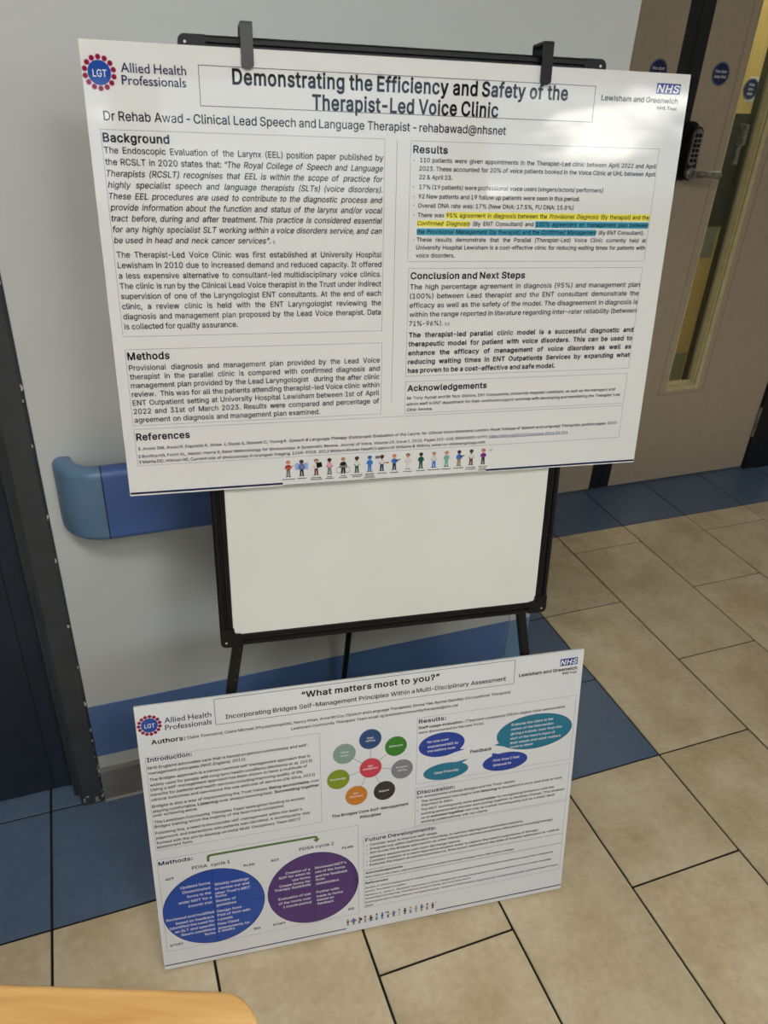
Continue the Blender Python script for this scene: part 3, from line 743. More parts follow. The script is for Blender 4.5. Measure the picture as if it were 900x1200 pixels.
def text_cache():
    """glyph outlines from Blender's own fonts, filled by the nonzero winding rule"""
    from mathutils.geometry import delaunay_2d_cdt
    path = bpy.utils.system_resource('DATAFILES')
    try:
        font = bpy.data.fonts.load(path + '/fonts/Inter.woff2')
    except Exception:
        font = None
    cache = {}; words = {}

    def outline(txt, st):
        cu = bpy.data.curves.new('w', 'FONT'); cu.body = txt; cu.fill_mode = 'NONE'
        if font and 'n' not in st: cu.font = font
        cu.size = 1; cu.resolution_u = 3
        if 'i' in st: cu.shear = 0.22
        ob = bpy.data.objects.new('w', cu)
        me = bpy.data.meshes.new_from_object(ob)
        v = [(q.co.x, q.co.y) for q in me.vertices]; e = [tuple(q.vertices) for q in me.edges]
        bpy.data.objects.remove(ob); bpy.data.curves.remove(cu); bpy.data.meshes.remove(me)
        # embolden: push every contour outwards (the fill lies to one side of all of them)
        off = {'b': 0.022, 'h': 0.017, 'n': 0.007}.get(st[0], 0.0085)
        area = sum(v[a][0] * v[b][1] - v[b][0] * v[a][1] for a, b in e)
        sg = 1 if area < 0 else -1
        nx = {b: a for a, b in e}; fw = {a: b for a, b in e}
        w = list(v)
        for i in range(len(v)):
            if i not in nx or i not in fw: continue
            p0, p1, p2 = Vector(v[nx[i]]), Vector(v[i]), Vector(v[fw[i]])
            d1, d2 = (p1 - p0), (p2 - p1)
            if d1.length < 1e-7 or d2.length < 1e-7: continue
            d1.normalize(); d2.normalize()
            n1 = Vector((-d1.y, d1.x)) * sg; n2 = Vector((-d2.y, d2.x)) * sg
            m_ = n1 + n2
            if m_.length < 1e-3: continue
            m_.normalize(); k_ = min(1 / max(m_.dot(n1), 0.4), 1.8)
            w[i] = (p1.x + m_.x * off * k_, p1.y + m_.y * off * k_)
        return w, e

    def width(txt, st):
        v, e = outline(txt, st)
        return max(q[0] for q in v) - min(q[0] for q in v)

    def glyph(ch, st):
        key = (ch, st)
        if key in cache: return cache[key]
        hh = cache.setdefault(('HH', st), width('HH', st)) if ('HH', st) in cache else cache.setdefault(('HH', st), width('HH', st))
        adv = width('H' + ch + 'H', st) - hh
        v, e = outline(ch, st)
        seen = {}
        res = delaunay_2d_cdt([Vector(q) for q in v], e, [], 0, 1e-6)
        nv, nf = res[0], res[2]
        keep = []
        for f_ in nf:
            cx = sum(nv[i].x for i in f_) / len(f_); cy = sum(nv[i].y for i in f_) / len(f_)
            wn = 0
            for a, b in e:
                (x0, y0), (x1, y1) = v[a], v[b]
                if (y0 <= cy) != (y1 <= cy):
                    if x0 + (cy - y0) / (y1 - y0) * (x1 - x0) > cx: wn += 1 if y1 > y0 else -1
            if wn: keep.append(tuple(f_))
        cache[key] = ([(q.x, q.y) for q in nv], keep, adv)
        return cache[key]

    def word(w_, st):
        key = (w_, st)
        if key in words: return words[key]
        v = []; fs = []; x = 0.0
        for ch in w_:
            gv, gf, adv = glyph(ch, st); b = len(v)
            if ch == '-': adv -= 0.07; gv = [(q[0] - 0.035, q[1]) for q in gv]
            v += [(x + q[0], q[1]) for q in gv]; fs += [tuple(b + i for i in f_) for f_ in gf]; x += adv + {'b': 0.030, 'h': 0.012}.get(st[0], 0.0)
        words[key] = (v, fs, min(q[0] for q in v), max(q[0] for q in v))
        return words[key]
    hv = outline('H', 'r')
    return word, {'r': max(q[1] for q in hv[0]), 'n': max(q[1] for q in outline('H', 'n')[0])}


WORD, CAP = text_cache()
SLOT = {'k': 0, 'w': 1, 'l': 2, 'B': 3}
TEXT_MATS = [I['black'], I['white'], I['link'], I['navy_dark']]


def put_text(mb, s, x0, x1, y, cap, z, style='r', force=None, sxg=None, measure=False):
    """one printed line, ink extents x0..x1, baseline y (metres, local)"""
    st = set(); words = []
    base = {'b': 'b', 'B': 'b', 'r': 'r', 'i': 'i', 'w': 'r', 'n': 'n', 'h': 'h'}[style]
    for tok in s.split(' '):
        cur = ''; small = False; runs = []
        for ch in tok:
            if ch in '*_~':
                if cur: runs.append((cur, frozenset(st), small)); cur = ''
                st ^= {ch}
            elif ch == '^': small = True
            else: cur += ch
        if cur: runs.append((cur, frozenset(st), small))
        words.append(runs)
    items = []
    for runs in words:
        wv = []; wx = 0.0
        for (t_, sset, small) in runs:
            sty = base
            if '*' in sset: sty = 'b'
            if '_' in sset: sty = sty + 'i'
            v, fs, a, b = WORD(t_, sty)
            k_ = 0.55 if small else 1.0
            mi = {'w': 1, 'B': 3, 'n': 3}.get(style, 0)
            if '~' in sset: mi = 2
            if force is not None: mi = force
            wv.append((v, fs, wx - a * k_, k_, mi)); wx += (b - a) * k_ + 0.035
        items.append((wv, max(wx - 0.035, 0)))
    sy = cap / CAP['n' if base == 'n' else 'r']
    tot = sum(i_[1] for i_ in items); n = max(len([i_ for i_ in items]) - 1, 0)
    W = x1 - x0
    SP = 0.34 if base == 'n' else 0.22
    sx = W / (tot + SP * n) if tot > 0 else sy
    if measure: return sx
    gap = SP * sx
    if sxg and n > 0 and sxg < sx:         # justified blocks share one letter width; the spaces take up the rest
        s2 = max(sxg, sx * 0.88)
        gap = (W - tot * s2) / n; sx = s2
    x = x0
    for wv, ww in items:
        for v, fs, dx, k_, mi in wv:
            mb.add([(x + (dx + q[0] * k_) * sx, y + q[1] * sy * k_, z) for q in v], fs, mi)
            if mi == 2:
                a = x + (dx + min(q[0] for q in v)) * sx; b = x + (dx + max(q[0] for q in v)) * sx
                mb.rect(a, b + gap * 0.5, y - cap * 0.22, y - cap * 0.12, z, 2)
        x += ww * sx + gap


def fire_sign(parent, cx, cy, cz, r, lines=('Fire door', 'keep shut')):
    T = Matrix(((1, 0, 0, cx), (0, 0, -1, cy), (0, 1, 0, cz), (0, 0, 0, 1)))
    d_ = MB(T)
    d_.prism([(r * math.cos(2 * PI * i / 36), r * math.sin(2 * PI * i / 36)) for i in range(36)], 0.0, 0.0012, 0)
    d_.ring(0, 0, r * .96, r * .96, r * .06, 0.0015, 1)
    sg = d_.build('fire_sign', [ink('sign_blue', 24, 34, 80, 0.3), ink('sign_rim', 120, 138, 176, 0.3)], parent, label='round blue sticker reading Fire door keep shut')
    t_ = MB(T)
    hh = r * 0.26
    for i, ln in enumerate(lines):
        wd = r * (1.35 if len(ln) > 5 else 0.7)
        put_text(t_, ln, -wd / 2, wd / 2, (0.5 * (len(lines) - 1) - i) * r * .42 - hh / 2, hh, 0.0016, 'w')
    t_.build('lettering', TEXT_MATS, sg)
    return sg


# narrow leaf (left)
root = empty('door_2', Matrix.Translation((0.4, Y, 0)), None, None, kind='structure')
f = MB(); f.box(0.17, 0.215, Y - 0.012, Y + .10, 0, 2.06, 0.003); f.box(0.17, 0.70, Y - 0.012, Y + .10, 2.06, 2.12, 0.003)
f.build('door_frame', M['black_lip'], root)
MB().box(0.222, 0.622, Y, Y + .045, 0.008, 2.055, 0.001).build('door_leaf', M['beige_door'], root)
MB().box(0.622, 0.6692, Y - 0.001, Y + .045, 0.008, 2.055, 0.002).build('door_edging', M['black_lip'], root)
fire_sign(root, 0.549, Y - 0.0001, 1.547, 0.034)
# wide glazed leaf (right)
root = empty('door_3', Matrix.Translation((1.05, Y, 0)), None, None, kind='structure')
f = MB(); f.prism([(1.442, Y - .014), (1.50, Y - .014), (1.505, Y - .02), (1.60, Y - .02), (1.62, Y - .01), (1.62, Y + .10), (1.442, Y + .10)], 0, 2.06)
f.box(0.70, 1.62, Y - .014, Y + .10, 2.06, 2.12, 0.003)
f.build('door_frame', M['black_lip'], root)
hx0, hx1, hz0, hz1 = 0.900, 1.036, 0.445, 1.90
d = MB(); z0, z1 = 0.008, 2.055
d.box(0.7185, hx0, Y, Y + .045, z0, z1); d.box(hx1, 1.436, Y, Y + .045, z0, z1)
d.box(hx0, hx1, Y, Y + .045, z0, hz0); d.box(hx0, hx1, Y, Y + .045, hz1, z1)
d.build('door_leaf', M['beige_door'], root)
MB().box(0.6712, 0.7185, Y - 0.001, Y + .045, z0, z1, 0.002).build('door_edging', M['black_lip'], root)
b = MB()
bw = 0.021
b.box(hx1 + 0.002, hx1 + bw, Y - .006, Y + .001, hz0 - bw, hz1 + bw, 0.002); b.box(hx0 - 0.005, hx0, Y - .003, Y + .001, hz0 - bw, hz1 + bw, 0.001)
b.box(hx0, hx1 + 0.002, Y - .006, Y + .001, hz0 - bw, hz0 - 0.003, 0.002); b.box(hx0, hx1 + 0.002, Y - .006, Y + .001, hz1 + 0.003, hz1 + bw, 0.002)
b.box(hx1 - .007, hx1 - .0005, Y - .002, Y + .028, hz0 + .001, hz1, 0.001); b.box(hx0, hx1 - .007, Y - .002, Y + .028, hz0, hz0 + .007, 0.001)
b.build('glazing_bead', M['bead'], root, label='pale wooden bead around the glazed slot')
b = MB(); b.box(hx1 - .001, hx1 + .003, Y - .001, Y + .0005, hz0, hz1); b.build('bead_gap', M['black_lip'], root)
MB().box(hx0, hx1, Y + .030, Y + .035, hz0, hz1).build('pane', M['glass'], root)
g = MB(); gx0, gx1, gz0 = 0.866, 1.088, 0.408
g.box(gx0 - .0008, gx0 + .0008, Y - .0004, Y + .001, gz0, 2.0); g.box(gx1 - .0008, gx1 + .0008, Y - .0004, Y + .001, gz0, 2.0); g.box(gx0, gx1, Y - .0004, Y + .001, gz0 - .0008, gz0 + .0008)
g.build('groove_line', M['groove'], root)
fire_sign(root, 0.798, Y - 0.0001, 1.547, 0.035)
h_ = MB(); h_.tube((1.438, Y - .008, 0.20), (1.438, Y - .008, 0.30), 0.006); h_.tube((1.438, Y - .008, 0.16), (1.438, Y - .008, 0.198), 0.0055)
h_.build('hinge', M['steel'], root)
# keypad lock
lx, lz = 0.722, 1.315
lk = MB(Matrix(((1, 0, 0, lx), (0, 0, -1, Y), (0, 1, 0, lz), (0, 0, 0, 1))))


def capsule(cx, w_, z0_, z1_, n=10):
    r = w_ / 2
    return [(cx + r * math.cos(PI * i / n), z1_ - r + r * math.sin(PI * i / n)) for i in range(n + 1)] + \
           [(cx - r * math.cos(PI * i / n), z0_ + r - r * math.sin(PI * i / n)) for i in range(n + 1)]


lk.prism(capsule(0.0, 0.062, -0.092, 0.092), 0.0, 0.016, 1)
lk.prism(capsule(0.006, 0.046, -0.088, 0.080), 0.016, 0.042, 0)
lk.prism(capsule(0.006, 0.036, -0.040, 0.072), 0.042, 0.046, 2)
lock = lk.build('code_lock', [M['dark_steel'], M['black_plastic'], M['steel']], root, label='black and steel keypad door lock')
for r_ in range(6):
    for c_ in range(2):
        kx = 0.006 + (-0.0075 if c_ == 0 else 0.0075); kz = 0.052 - r_ * 0.0152
        kb = MB(lk.M)
        kb.box(kx - .0055, kx + .0055, kz - .0055, kz + .0055, 0.046, 0.0495, 0.001)
        kb.build('key', M['black_plastic'], lock)
lv = MB(lk.M)
lv.tube((0.006, -0.064, 0.03), (0.006, -0.064, 0.052), 0.019)
lv.tube((0.006, -0.064, 0.052), (0.006, -0.064, 0.078), 0.010)
for k_ in range(5): lv.tube((0.008 + k_ * .006, -0.064, 0.076), (0.012 + k_ * .006, -0.064, 0.076), 0.0112)
lv.tube((0.006, -0.064, 0.076), (0.060, -0.064, 0.078), 0.0095, 0.0100)
lv.tube((0.060, -0.064, 0.078), (0.104, -0.066, 0.077), 0.0105, 0.0135)
lv.build('lever', M['steel'], lock, label='steel lever handle')

# beyond the glazed slot: a veneered door in a black frame, lit by the corridor lamp
YB = 2.30
root = empty('door_4', Matrix.Translation((1.5, YB, 0)), None, None, kind='structure')
d = MB(); d.box(1.02, 1.902, YB, YB + .045, 0.0, 2.05, 0.001); d.build('door_leaf', M['door_wood'], root)
M['grey_plate'] = mat('grey_green_kick_plate', srgb(142, 146, 124), 0.4, noise=(20, srgb(136, 140, 118), 2, .4, .7))
M['dark_green'] = mat('dark_green_frame_paint', srgb(58, 62, 50), 0.4, noise=(20, srgb(52, 56, 45), 2, .4, .7))
MB().box(1.04, 1.888, YB - .002, YB + .001, 0.005, 0.165).build('kick_plate', M['grey_plate'], root)
MB().box(1.60, 1.885, YB - .002, YB + .001, 0.690, 0.848).build('push_plate', M['grey_plate'], root)
MB().box(1.60, 1.899, YB - .003, YB + .001, 0.848, 1.373).build('lock_plate', M['dark_green'], root)
k = MB(); k.box(1.852, 1.872, YB - .05, YB - .003, 1.235, 1.330, 0.004); k.tube((1.84, YB - .045, 1.24), (1.84, YB - .045, 1.15), 0.012)
k.build('pull_handle', M['steel'], root)
st_ = MB(); st_.box(1.845, 1.899, YB - .0012, YB + .0005, 1.425, 1.53, 0); st_.build('sticker', M['white_dot'], root)
fire_sign(root, 1.897 - .034, YB - .0014, 1.478, 0.045, ('Fire', 'door', 'keep'))
f = MB(); f.box(1.902, 1.985, YB - .03, YB + .10, 0, 2.05, 0.002); f.box(0.94, 1.02, YB - .03, YB + .10, 0, 2.05, 0.002); f.box(0.94, 1.985, YB - .03, YB + .10, 2.05, 2.12, 0.002)
f.build('door_frame', M['dark_green'], root)
w = MB(); w.box(0.0, 0.94, YB, YB + .1, 0, H); w.box(1.985, 3.2, YB, YB + .1, 0, H); w.box(0.94, 1.985, YB, YB + .1, 2.12, H)
w.build('wall_corridor', M['wall'], None, kind='structure')
cl = empty('ceiling_light', Matrix.Translation((1.6, 1.85, H)), 'round white ceiling light in the corridor beyond the taupe doors', 'ceiling light')
c = MB(); c.tube((1.6, 1.85, H), (1.6, 1.85, H - .04), 0.16, n=32); c.build('base', M['white_frame'], cl)
em = bpy.data.materials.new('lamp_diffuser'); em.use_nodes = True
em.node_tree.nodes['Principled BSDF'].inputs['Emission Color'].default_value = (1, 0.93, 0.75, 1)
em.node_tree.nodes['Principled BSDF'].inputs['Emission Strength'].default_value = 42
c = MB(); c.tube((1.6, 1.85, H - .04), (1.6, 1.85, H - .075), 0.15, 0.12, n=32); c.build('diffuser', em, cl)

pm = bpy.data.materials.new('panel_diffuser'); pm.use_nodes = True
pm.node_tree.nodes['Principled BSDF'].inputs['Emission Color'].default_value = (1, 0.99, 0.96, 1)
pm.node_tree.nodes['Principled BSDF'].inputs['Emission Strength'].default_value = PANEL
for px, py, lb in ((-1.6, -1.3, 'square white ceiling light panel above the side table'), (-0.6, -2.3, 'square white ceiling light panel farther from the grey wall, before the windows'), (2.0, -1.6, 'small square light panel added to brighten the floor before the taupe doors')):  # the small right-hand panel is an added light to lift the far end
    cl = empty('ceiling_light', Matrix.Translation((px, py, H)), lb, 'ceiling light')
    c = MB(); pr = .16 if px > 1 else .29; c.box(px - pr - .02, px + pr + .02, py - pr - .02, py + pr + .02, H - .02, H, 0.003); c.build('panel_frame', M['white_frame'], cl)
    c = MB(); c.box(px - pr, px + pr, py - pr, py + pr, H - .024, H - .019); c.build('diffuser', pm, cl)

# ------------------------------------------------------------------ handrail
def rail_profile():
    """(distance out from the wall, height): a hollow grip rail standing off the wall"""
    D, B, z0, z1 = 0.080, 0.046, 0.764, 0.910
    pts = []
    def arc(cx, cz, r, a0, a1, k=6):
        for i in range(k + 1):
            t_ = math.radians(a0 + (a1 - a0) * i / k); pts.append((cx + r * math.cos(t_), cz + r * math.sin(t_)))
    arc(D - .016, z0 + .016, .016, -90, 0)
    arc(D - .016, z1 - .016, .016, 0, 90)
    arc(B + .008, z1 - .008, .008, 90, 180, 3)
    arc(B + .008, z0 + .008, .008, 180, 270, 3)
    return pts


PR = rail_profile()
root = empty('handrail', Matrix.Translation((-0.9, 0.30, 0.76)), 'blue vinyl handrail with a slate blue curved end fixed along the grey wall', 'handrail')
XE = -1.276; n = len(PR)
XR = -0.42


def sweep(stations, mk, name, label=None, caps=True):
    m_ = MB(); vs_ = [p for st in stations for p in st]; K_ = len(stations) - 1
    m_.add(vs_, [(j * n + i, j * n + (i + 1) % n, (j + 1) * n + (i + 1) % n, (j + 1) * n + i) for j in range(K_) for i in range(n)], 0, True)
    if caps: m_.add(stations[0] + stations[-1], [tuple(range(n)), tuple(range(n, 2 * n))[::-1]])
    m_.build(name, M[mk], root, label=label)


sweep([[(x, 0.2985 - a, z) for a, z in PR] for x in (XE + .0012, XR)], 'hand_blue', 'rail')
sweep([[(x, 0.2985 - .046 - (a - .046) * .985, z * .999 + .0008) for a, z in PR] for x in (XE - .0012, XE + .0012)], 'rail_groove', 'joint', caps=False)
for cx, sg in ((XE - .0012, -1), (XR, 1)):
    sweep([[(cx + sg * a * math.sin(PI / 2 * j / 14), 0.2985 - a * math.cos(PI / 2 * j / 14), z) for a, z in PR] for j in range(15)], 'cap_blue', 'end_cap', 'slate blue curved end cap')
for x in (-1.15, -0.62):
    MB().box(x - .02, x + .02, 0.2985 - .05, 0.2985, 0.80, 0.86, 0.002).build('bracket', M['cap_blue'], root)

# ------------------------------------------------------------------ posters
def frame_matrix(c, a):
    return Matrix.Translation(c) @ rzxz(*a)


MU = frame_matrix((-0.81256, -0.00433, 1.26928), (-0.115788, 1.420534, -0.004107))
ML = frame_matrix((-0.86859, -0.14742, 0.29968), (-0.110594, 1.361710, -0.004320))
PW, PH = 0.841, 0.594


class Sheet:
    """print coordinates in millimetres from the top-left corner of a poster"""
    def __init__(self, Mx, root):
        self.M = Mx @ Matrix.Translation((-PW / 2, PH / 2, 0)) @ Matrix.Diagonal((0.001, -0.001, 1, 1))
        self.Mt = Mx @ Matrix.Translation((-PW / 2, PH / 2, 0))
        self.root = root

    def mb(self): return MB(self.M)

    def text_rows(self, rows, bold_names=()):
        blocks = {}
        lim = {}
        for (blk, sty, cap, s_, x0, x1, y) in rows:
            if len(s_) > 30 and blk in ('background_lettering', 'methods_lettering', 'results_lettering', 'conclusion_lettering') and cap > 5.7:
                k_ = (blk, sty, cap); lim[k_] = min(lim.get(k_, 9), put_text(None, s_, x0 / 1000, x1 / 1000, 0, cap / 1000, 0, sty, measure=True))
        for (blk, sty, cap, s_, x0, x1, y) in rows:
            if blk == 'heading_lettering' or blk == 'white_lettering' or blk == 'methods_lettering' and cap in (5, 7.2):
                nm = blk if blk == 'heading_lettering' else 'caption_lettering'
                mb = MB(self.Mt); put_text(mb, s_, x0 / 1000, x1 / 1000, -y / 1000, cap / 1000, 0.0006, sty)
                mb.build(nm, TEXT_MATS, self.root)
                continue
            mb = blocks.setdefault(blk, MB(self.Mt))
            put_text(mb, s_, x0 / 1000, x1 / 1000, -y / 1000, cap / 1000, 0.0006, sty, sxg=lim.get((blk, sty, cap)))
        for blk, mb in blocks.items(): mb.build(blk, TEXT_MATS, self.root)

    def outline(self, name, x0, x1, y0, y1, w_=0.5, m_='line'):
        self.mb().outline(x0, x1, y0, y1, w_, 0.0003).build(name, I[m_], self.root)

    def nhs(self, x0, x1, y0, y1):
        b_ = self.mb(); sk = (y1 - y0) * 0.0
        b_.rect(x0, x1, y0, y1, 0.0003, 0)
        o_ = b_.build('health_logo', [I['nhs']], self.root, label='blue rectangular logo with slanted white letters NHS')
        t_ = MB(self.Mt)
        put_text(t_, 'NHS', (x0 + 1.5) / 1000, (x1 - 1.6) / 1000, -(y1 - (y1 - y0) * .16) / 1000, (y1 - y0) * .68 / 1000, 0.0006, 'b', force=1)
        # slanted letters: shear about the baseline
        t2 = MB(self.Mt); inv = self.Mt.inverted()
        t2.f = t_.f; t2.mi = t_.mi; t2.smooth = t_.smooth
        yb = -(y1 - (y1 - y0) * .16) / 1000
        for v in t_.v:
            p_ = inv @ v; p_.x += (p_.y - yb) * 0.2 - 0.0009; t2.v.append(self.Mt @ p_)
        t2.build('lettering', TEXT_MATS, o_)

    def lgt(self, cx, cy, rb, n_):
        b_ = self.mb()
        b_.disc(cx, cy, rb * .80, rb * .80, 0.0003, 0, 48)
        for i in range(n_):
            t_ = 2 * PI * (i + .5) / n_
            x, y = cx + rb * math.cos(t_), cy + rb * math.sin(t_)
            b_.disc(x, y, rb * .2, rb * .2, 0.00035, 1, 16); b_.disc(x, y, rb * .165, rb * .165, 0.0004, 2, 16)
        o_ = b_.build('department_logo', [I['disc'], I['beadrim'], I['bead']], self.root, label='blue disc logo ringed with crimson beads')
        t_ = MB(self.Mt); put_text(t_, 'LGT', (cx - rb * .46) / 1000, (cx + rb * .50) / 1000, -(cy + rb * .26) / 1000, rb * .46 / 1000, 0.0006, 'r', force=1)
        t_.build('lettering', TEXT_MATS, o_)


def person_icon(sh, cx, yf, h, cols, prop, small=False):
    """a little printed figure: head, hair, torso, arms, legs, shoes and what it holds"""
    b_ = sh.mb(); skin, top, leg, hair = cols
    mats = [I[skin], I[top], I[leg], I[hair], I['white_cloth'], I['black'], I['lilac'], I['grey_cloth'], I['ginger']]
    z = 0.0004; yt = yf - h; w_ = h * .34
    b_.flat([(cx - w_ * .30, yf - h * .44), (cx + w_ * .30, yf - h * .44), (cx + w_ * .34, yf - .6), (cx + w_ * .08, yf - .6), (cx, yf - h * .36), (cx - w_ * .08, yf - .6), (cx - w_ * .34, yf - .6)], z, 2)
    b_.rect(cx - w_ * .46, cx - w_ * .04, yf - .9, yf, z + .00005, 5); b_.rect(cx + w_ * .04, cx + w_ * .46, yf - .9, yf, z + .00005, 5)
    b_.flat([(cx - w_ * .36, yt + h * .28), (cx + w_ * .36, yt + h * .28), (cx + w_ * .40, yt + h * .34), (cx + w_ * .32, yf - h * .42), (cx - w_ * .32, yf - h * .42), (cx - w_ * .40, yt + h * .34)], z + .00005, 1)
    for s_ in (-1, 1):
        b_.flat([(cx + s_ * w_ * .34, yt + h * .29), (cx + s_ * w_ * .46, yt + h * .33), (cx + s_ * w_ * .62, yt + h * .48), (cx + s_ * w_ * .46, yt + h * .52), (cx + s_ * w_ * .34, yt + h * .42)], z + .0001, 1)
        b_.seg((cx + s_ * w_ * .54, yt + h * .49), (cx + s_ * w_ * .20, yt + h * .55), h * .045, z + .00012, 0)
    b_.disc(cx, yt + h * .11, h * .125, h * .115, z + .0001, 3, 16)
    b_.disc(cx, yt + h * .15, h * .085, h * .10, z + .00015, 0, 16)
    b_.rect(cx - h * .035, cx + h * .035, yt + h * .22, yt + h * .29, z + .00008, 0)
    if prop == 'guitar': b_.seg((cx - w_ * .5, yf - h * .52), (cx + w_ * 1.0, yf - h * .66), h * .05, z + .0002, 8); b_.disc(cx - w_ * .15, yf - h * .53, h * .09, h * .07, z + .0002, 8, 12)
    if prop == 'screen': b_.rect(cx - w_ * 1.1, cx + w_ * 1.1, yt + h * .2, yt + h * .6, z - .00004, 6); b_.disc(cx, yt + h * .42, h * .08, h * .08, z + .0002, 8, 12)
    if prop == 'film': b_.flat([(cx, yt + h * .24), (cx + w_ * .9, yt + h * .2), (cx + w_ * 1.05, yt + h * .5), (cx + w_ * .12, yt + h * .56)], z + .0002, 5)
    if prop == 'wheelchair': b_.ring(cx - w_ * .75, yf - h * .22, h * .16, h * .2, h * .03, z + .0002, 7, 16); b_.ring(cx + w_ * .75, yf - h * .22, h * .16, h * .2, h * .03, z + .0002, 7, 16); b_.rect(cx - w_ * .7, cx + w_ * .7, yf - h * .5, yf - h * .36, z + .00015, 7)
    if prop == 'tray': b_.disc(cx + w_ * .95, yf - h * .50, h * .12, h * .05, z + .0002, 8, 12); b_.rect(cx - w_ * 1.2, cx - w_ * .4, yt + h * .04, yt + h * .22, z, 7)
    if prop == 'tool': b_.seg((cx + w_ * .2, yf - h * .55), (cx + w_ * 1.0, yf - h * .66), h * .06, z + .0002, 5)
    if prop == 'paper': b_.flat([(cx - w_ * .1, yt + h * .42), (cx + w_ * .35, yt + h * .36), (cx + w_ * .45, yt + h * .5), (cx, yt + h * .56)], z + .0002, 4)
    if prop == 'speech': b_.disc(cx + w_ * 1.35, yt + h * .12, h * .13, h * .10, z, 4, 16); b_.seg((cx + w_ * 1.1, yt + h * .12), (cx + w_ * 1.6, yt + h * .12), .7, z + .0002, 7); b_.seg((cx + w_ * .95, yt + h * .25), (cx + w_ * 1.15, yt + h * .18), .8, z, 4)
    b_.build('printed_person', mats, sh.root)


PEOPLE = [(('skin', 'red', 'grey_cloth', 'ginger'), 'guitar', ('Art therapist',)), (('skin_dark', 'blue', 'trouser', 'hair'), 'screen', ('Dietitian',)),
          (('skin', 'white_cloth', 'brown', 'hair'), 'film', ('Diagnostic', 'radiographer')), (('skin_dark', 'pink', 'grey_cloth', 'hair'), '', ('Drama', 'therapist')),
          (('skin', 'hair', 'black', 'khaki'), 'wheelchair', ('Music', 'therapist')), (('skin_dark', 'white_cloth', 'tgreen', 'hair'), '', ('Occupational', 'therapist')),
          (('blue', 'blue', 'blue', 'trouser'), '', ('Operating', 'department', 'practitioner')), (('skin_dark', 'white_cloth', 'trouser', 'hair'), 'tray', ('Orthoptist',)),
          (('skin', 'blue', 'trouser', 'ginger'), 'tool', ('Osteopath',)), (('skin', 'white_cloth', 'white_cloth', 'hair'), 'paper', ('Orthotist',)),
          (('skin_dark', 'tgreen', 'tgreen', 'hair'), '', ('Paramedic',)), (('skin', 'white_cloth', 'blue', 'khaki'), '', ('Physiotherapist',)),
          (('skin', 'aqua', 'aqua', 'ginger'), '', ('Podiatrist',)), (('skin_dark', 'blue', 'khaki', 'hair'), 'tool', ('Prosthetist',)),
          (('skin_dark', 'white_cloth', 'brown', 'hair'), 'paper', ('Therapeutic', 'radiographer')), (('skin', 'violet', 'trouser', 'red'), 'speech', ('Speech and', 'language', 'therapist'))]


def poster(Mx, name, label, paper):
    base = Mx @ Matrix.Translation((0, -PH / 2, 0))
    root = empty(name, base, label, 'poster')
    b_ = MB(Mx); b_.box(-PW / 2, PW / 2, -PH / 2, PH / 2, -0.005, -0.0002, 0.0004)
    b_.build('foam_board', M['foam'], root)
    b_ = MB(Mx); b_.box(-PW / 2 + .0003, PW / 2 - .0003, -PH / 2 + .0003, PH / 2 - .0003, -0.0002, 0)
    b_.build('print_sheet', paper, root, label='white laminated print')
    return Sheet(Mx, root)


# upper poster
sh = poster(MU, 'research_poster', 'large white poster on voice clinic efficiency and safety clipped to the easel', M['paper'])
sh.outline('title_box', 140, 691.5, 21, 67.5, 0.8, 'grey')
sh.outline('text_box', 14.5, 384.5, 98, 357.5); sh.outline('text_box', 15, 385, 375, 485.5); sh.outline('text_box', 15.5, 805, 490.5, 547)
sh.outline('text_box', 421, 806.5, 99, 259); sh.outline('text_box', 423, 805.5, 268, 428); sh.outline('text_box', 423, 805, 436, 487)
sh.mb().rect(401.2, 401.8, 99, 466, 0.0003).build('divider_line', I['line'], sh.root)
b = sh.mb(); b.rect(476.5, 805.5, 190.5, 200, 0.0003); b.rect(433.5, 513.5, 202, 210.5, 0.0003); b.build('highlight', I['yellow'], sh.root, label='yellow highlighting')
b = sh.mb(); b.rect(616.5, 805, 201.8, 211, 0.0003); b.rect(433.5, 717, 213, 222.2, 0.0003); b.build('highlight', I['cyan'], sh.root, label='blue highlighting')
for q in ((1, 229, 588.2, 591.4), (566, 840, 588.6, 591.8)): sh.mb().rect(*q, 0.0003).build('footer_line', I['navy_dark'], sh.root)
b = sh.mb(); b.rect(229, 566, 592.2, 593, 0.0003); b.build('footer_line', I['grey'], sh.root)
sh.nhs(788, 826.5, 13, 26.8)
sh.lgt(20.8, 35.3, 17.2, 14)
sh.text_rows(PRINT_UPPER)
fx = [238, 259, 282, 303, 325, 347, 368, 388, 408.5, 431, 453, 475, 496.5, 518, 539, 560]
cap_mb = MB(sh.Mt)
for x, (cols, prop, capt) in zip(fx, PEOPLE):
    person_icon(sh, x, 579.5, 27, cols, prop)
    for i, ln in enumerate(capt):
        wd = min(1.55 * len(ln), 20)
        put_text(cap_mb, ln, (x - wd / 2) / 1000, (x + wd / 2) / 1000, -(584.0 + 3.1 * i) / 1000, 0.0019, 0.0005, 'b')
cap_mb.build('caption_lettering', TEXT_MATS, sh.root)

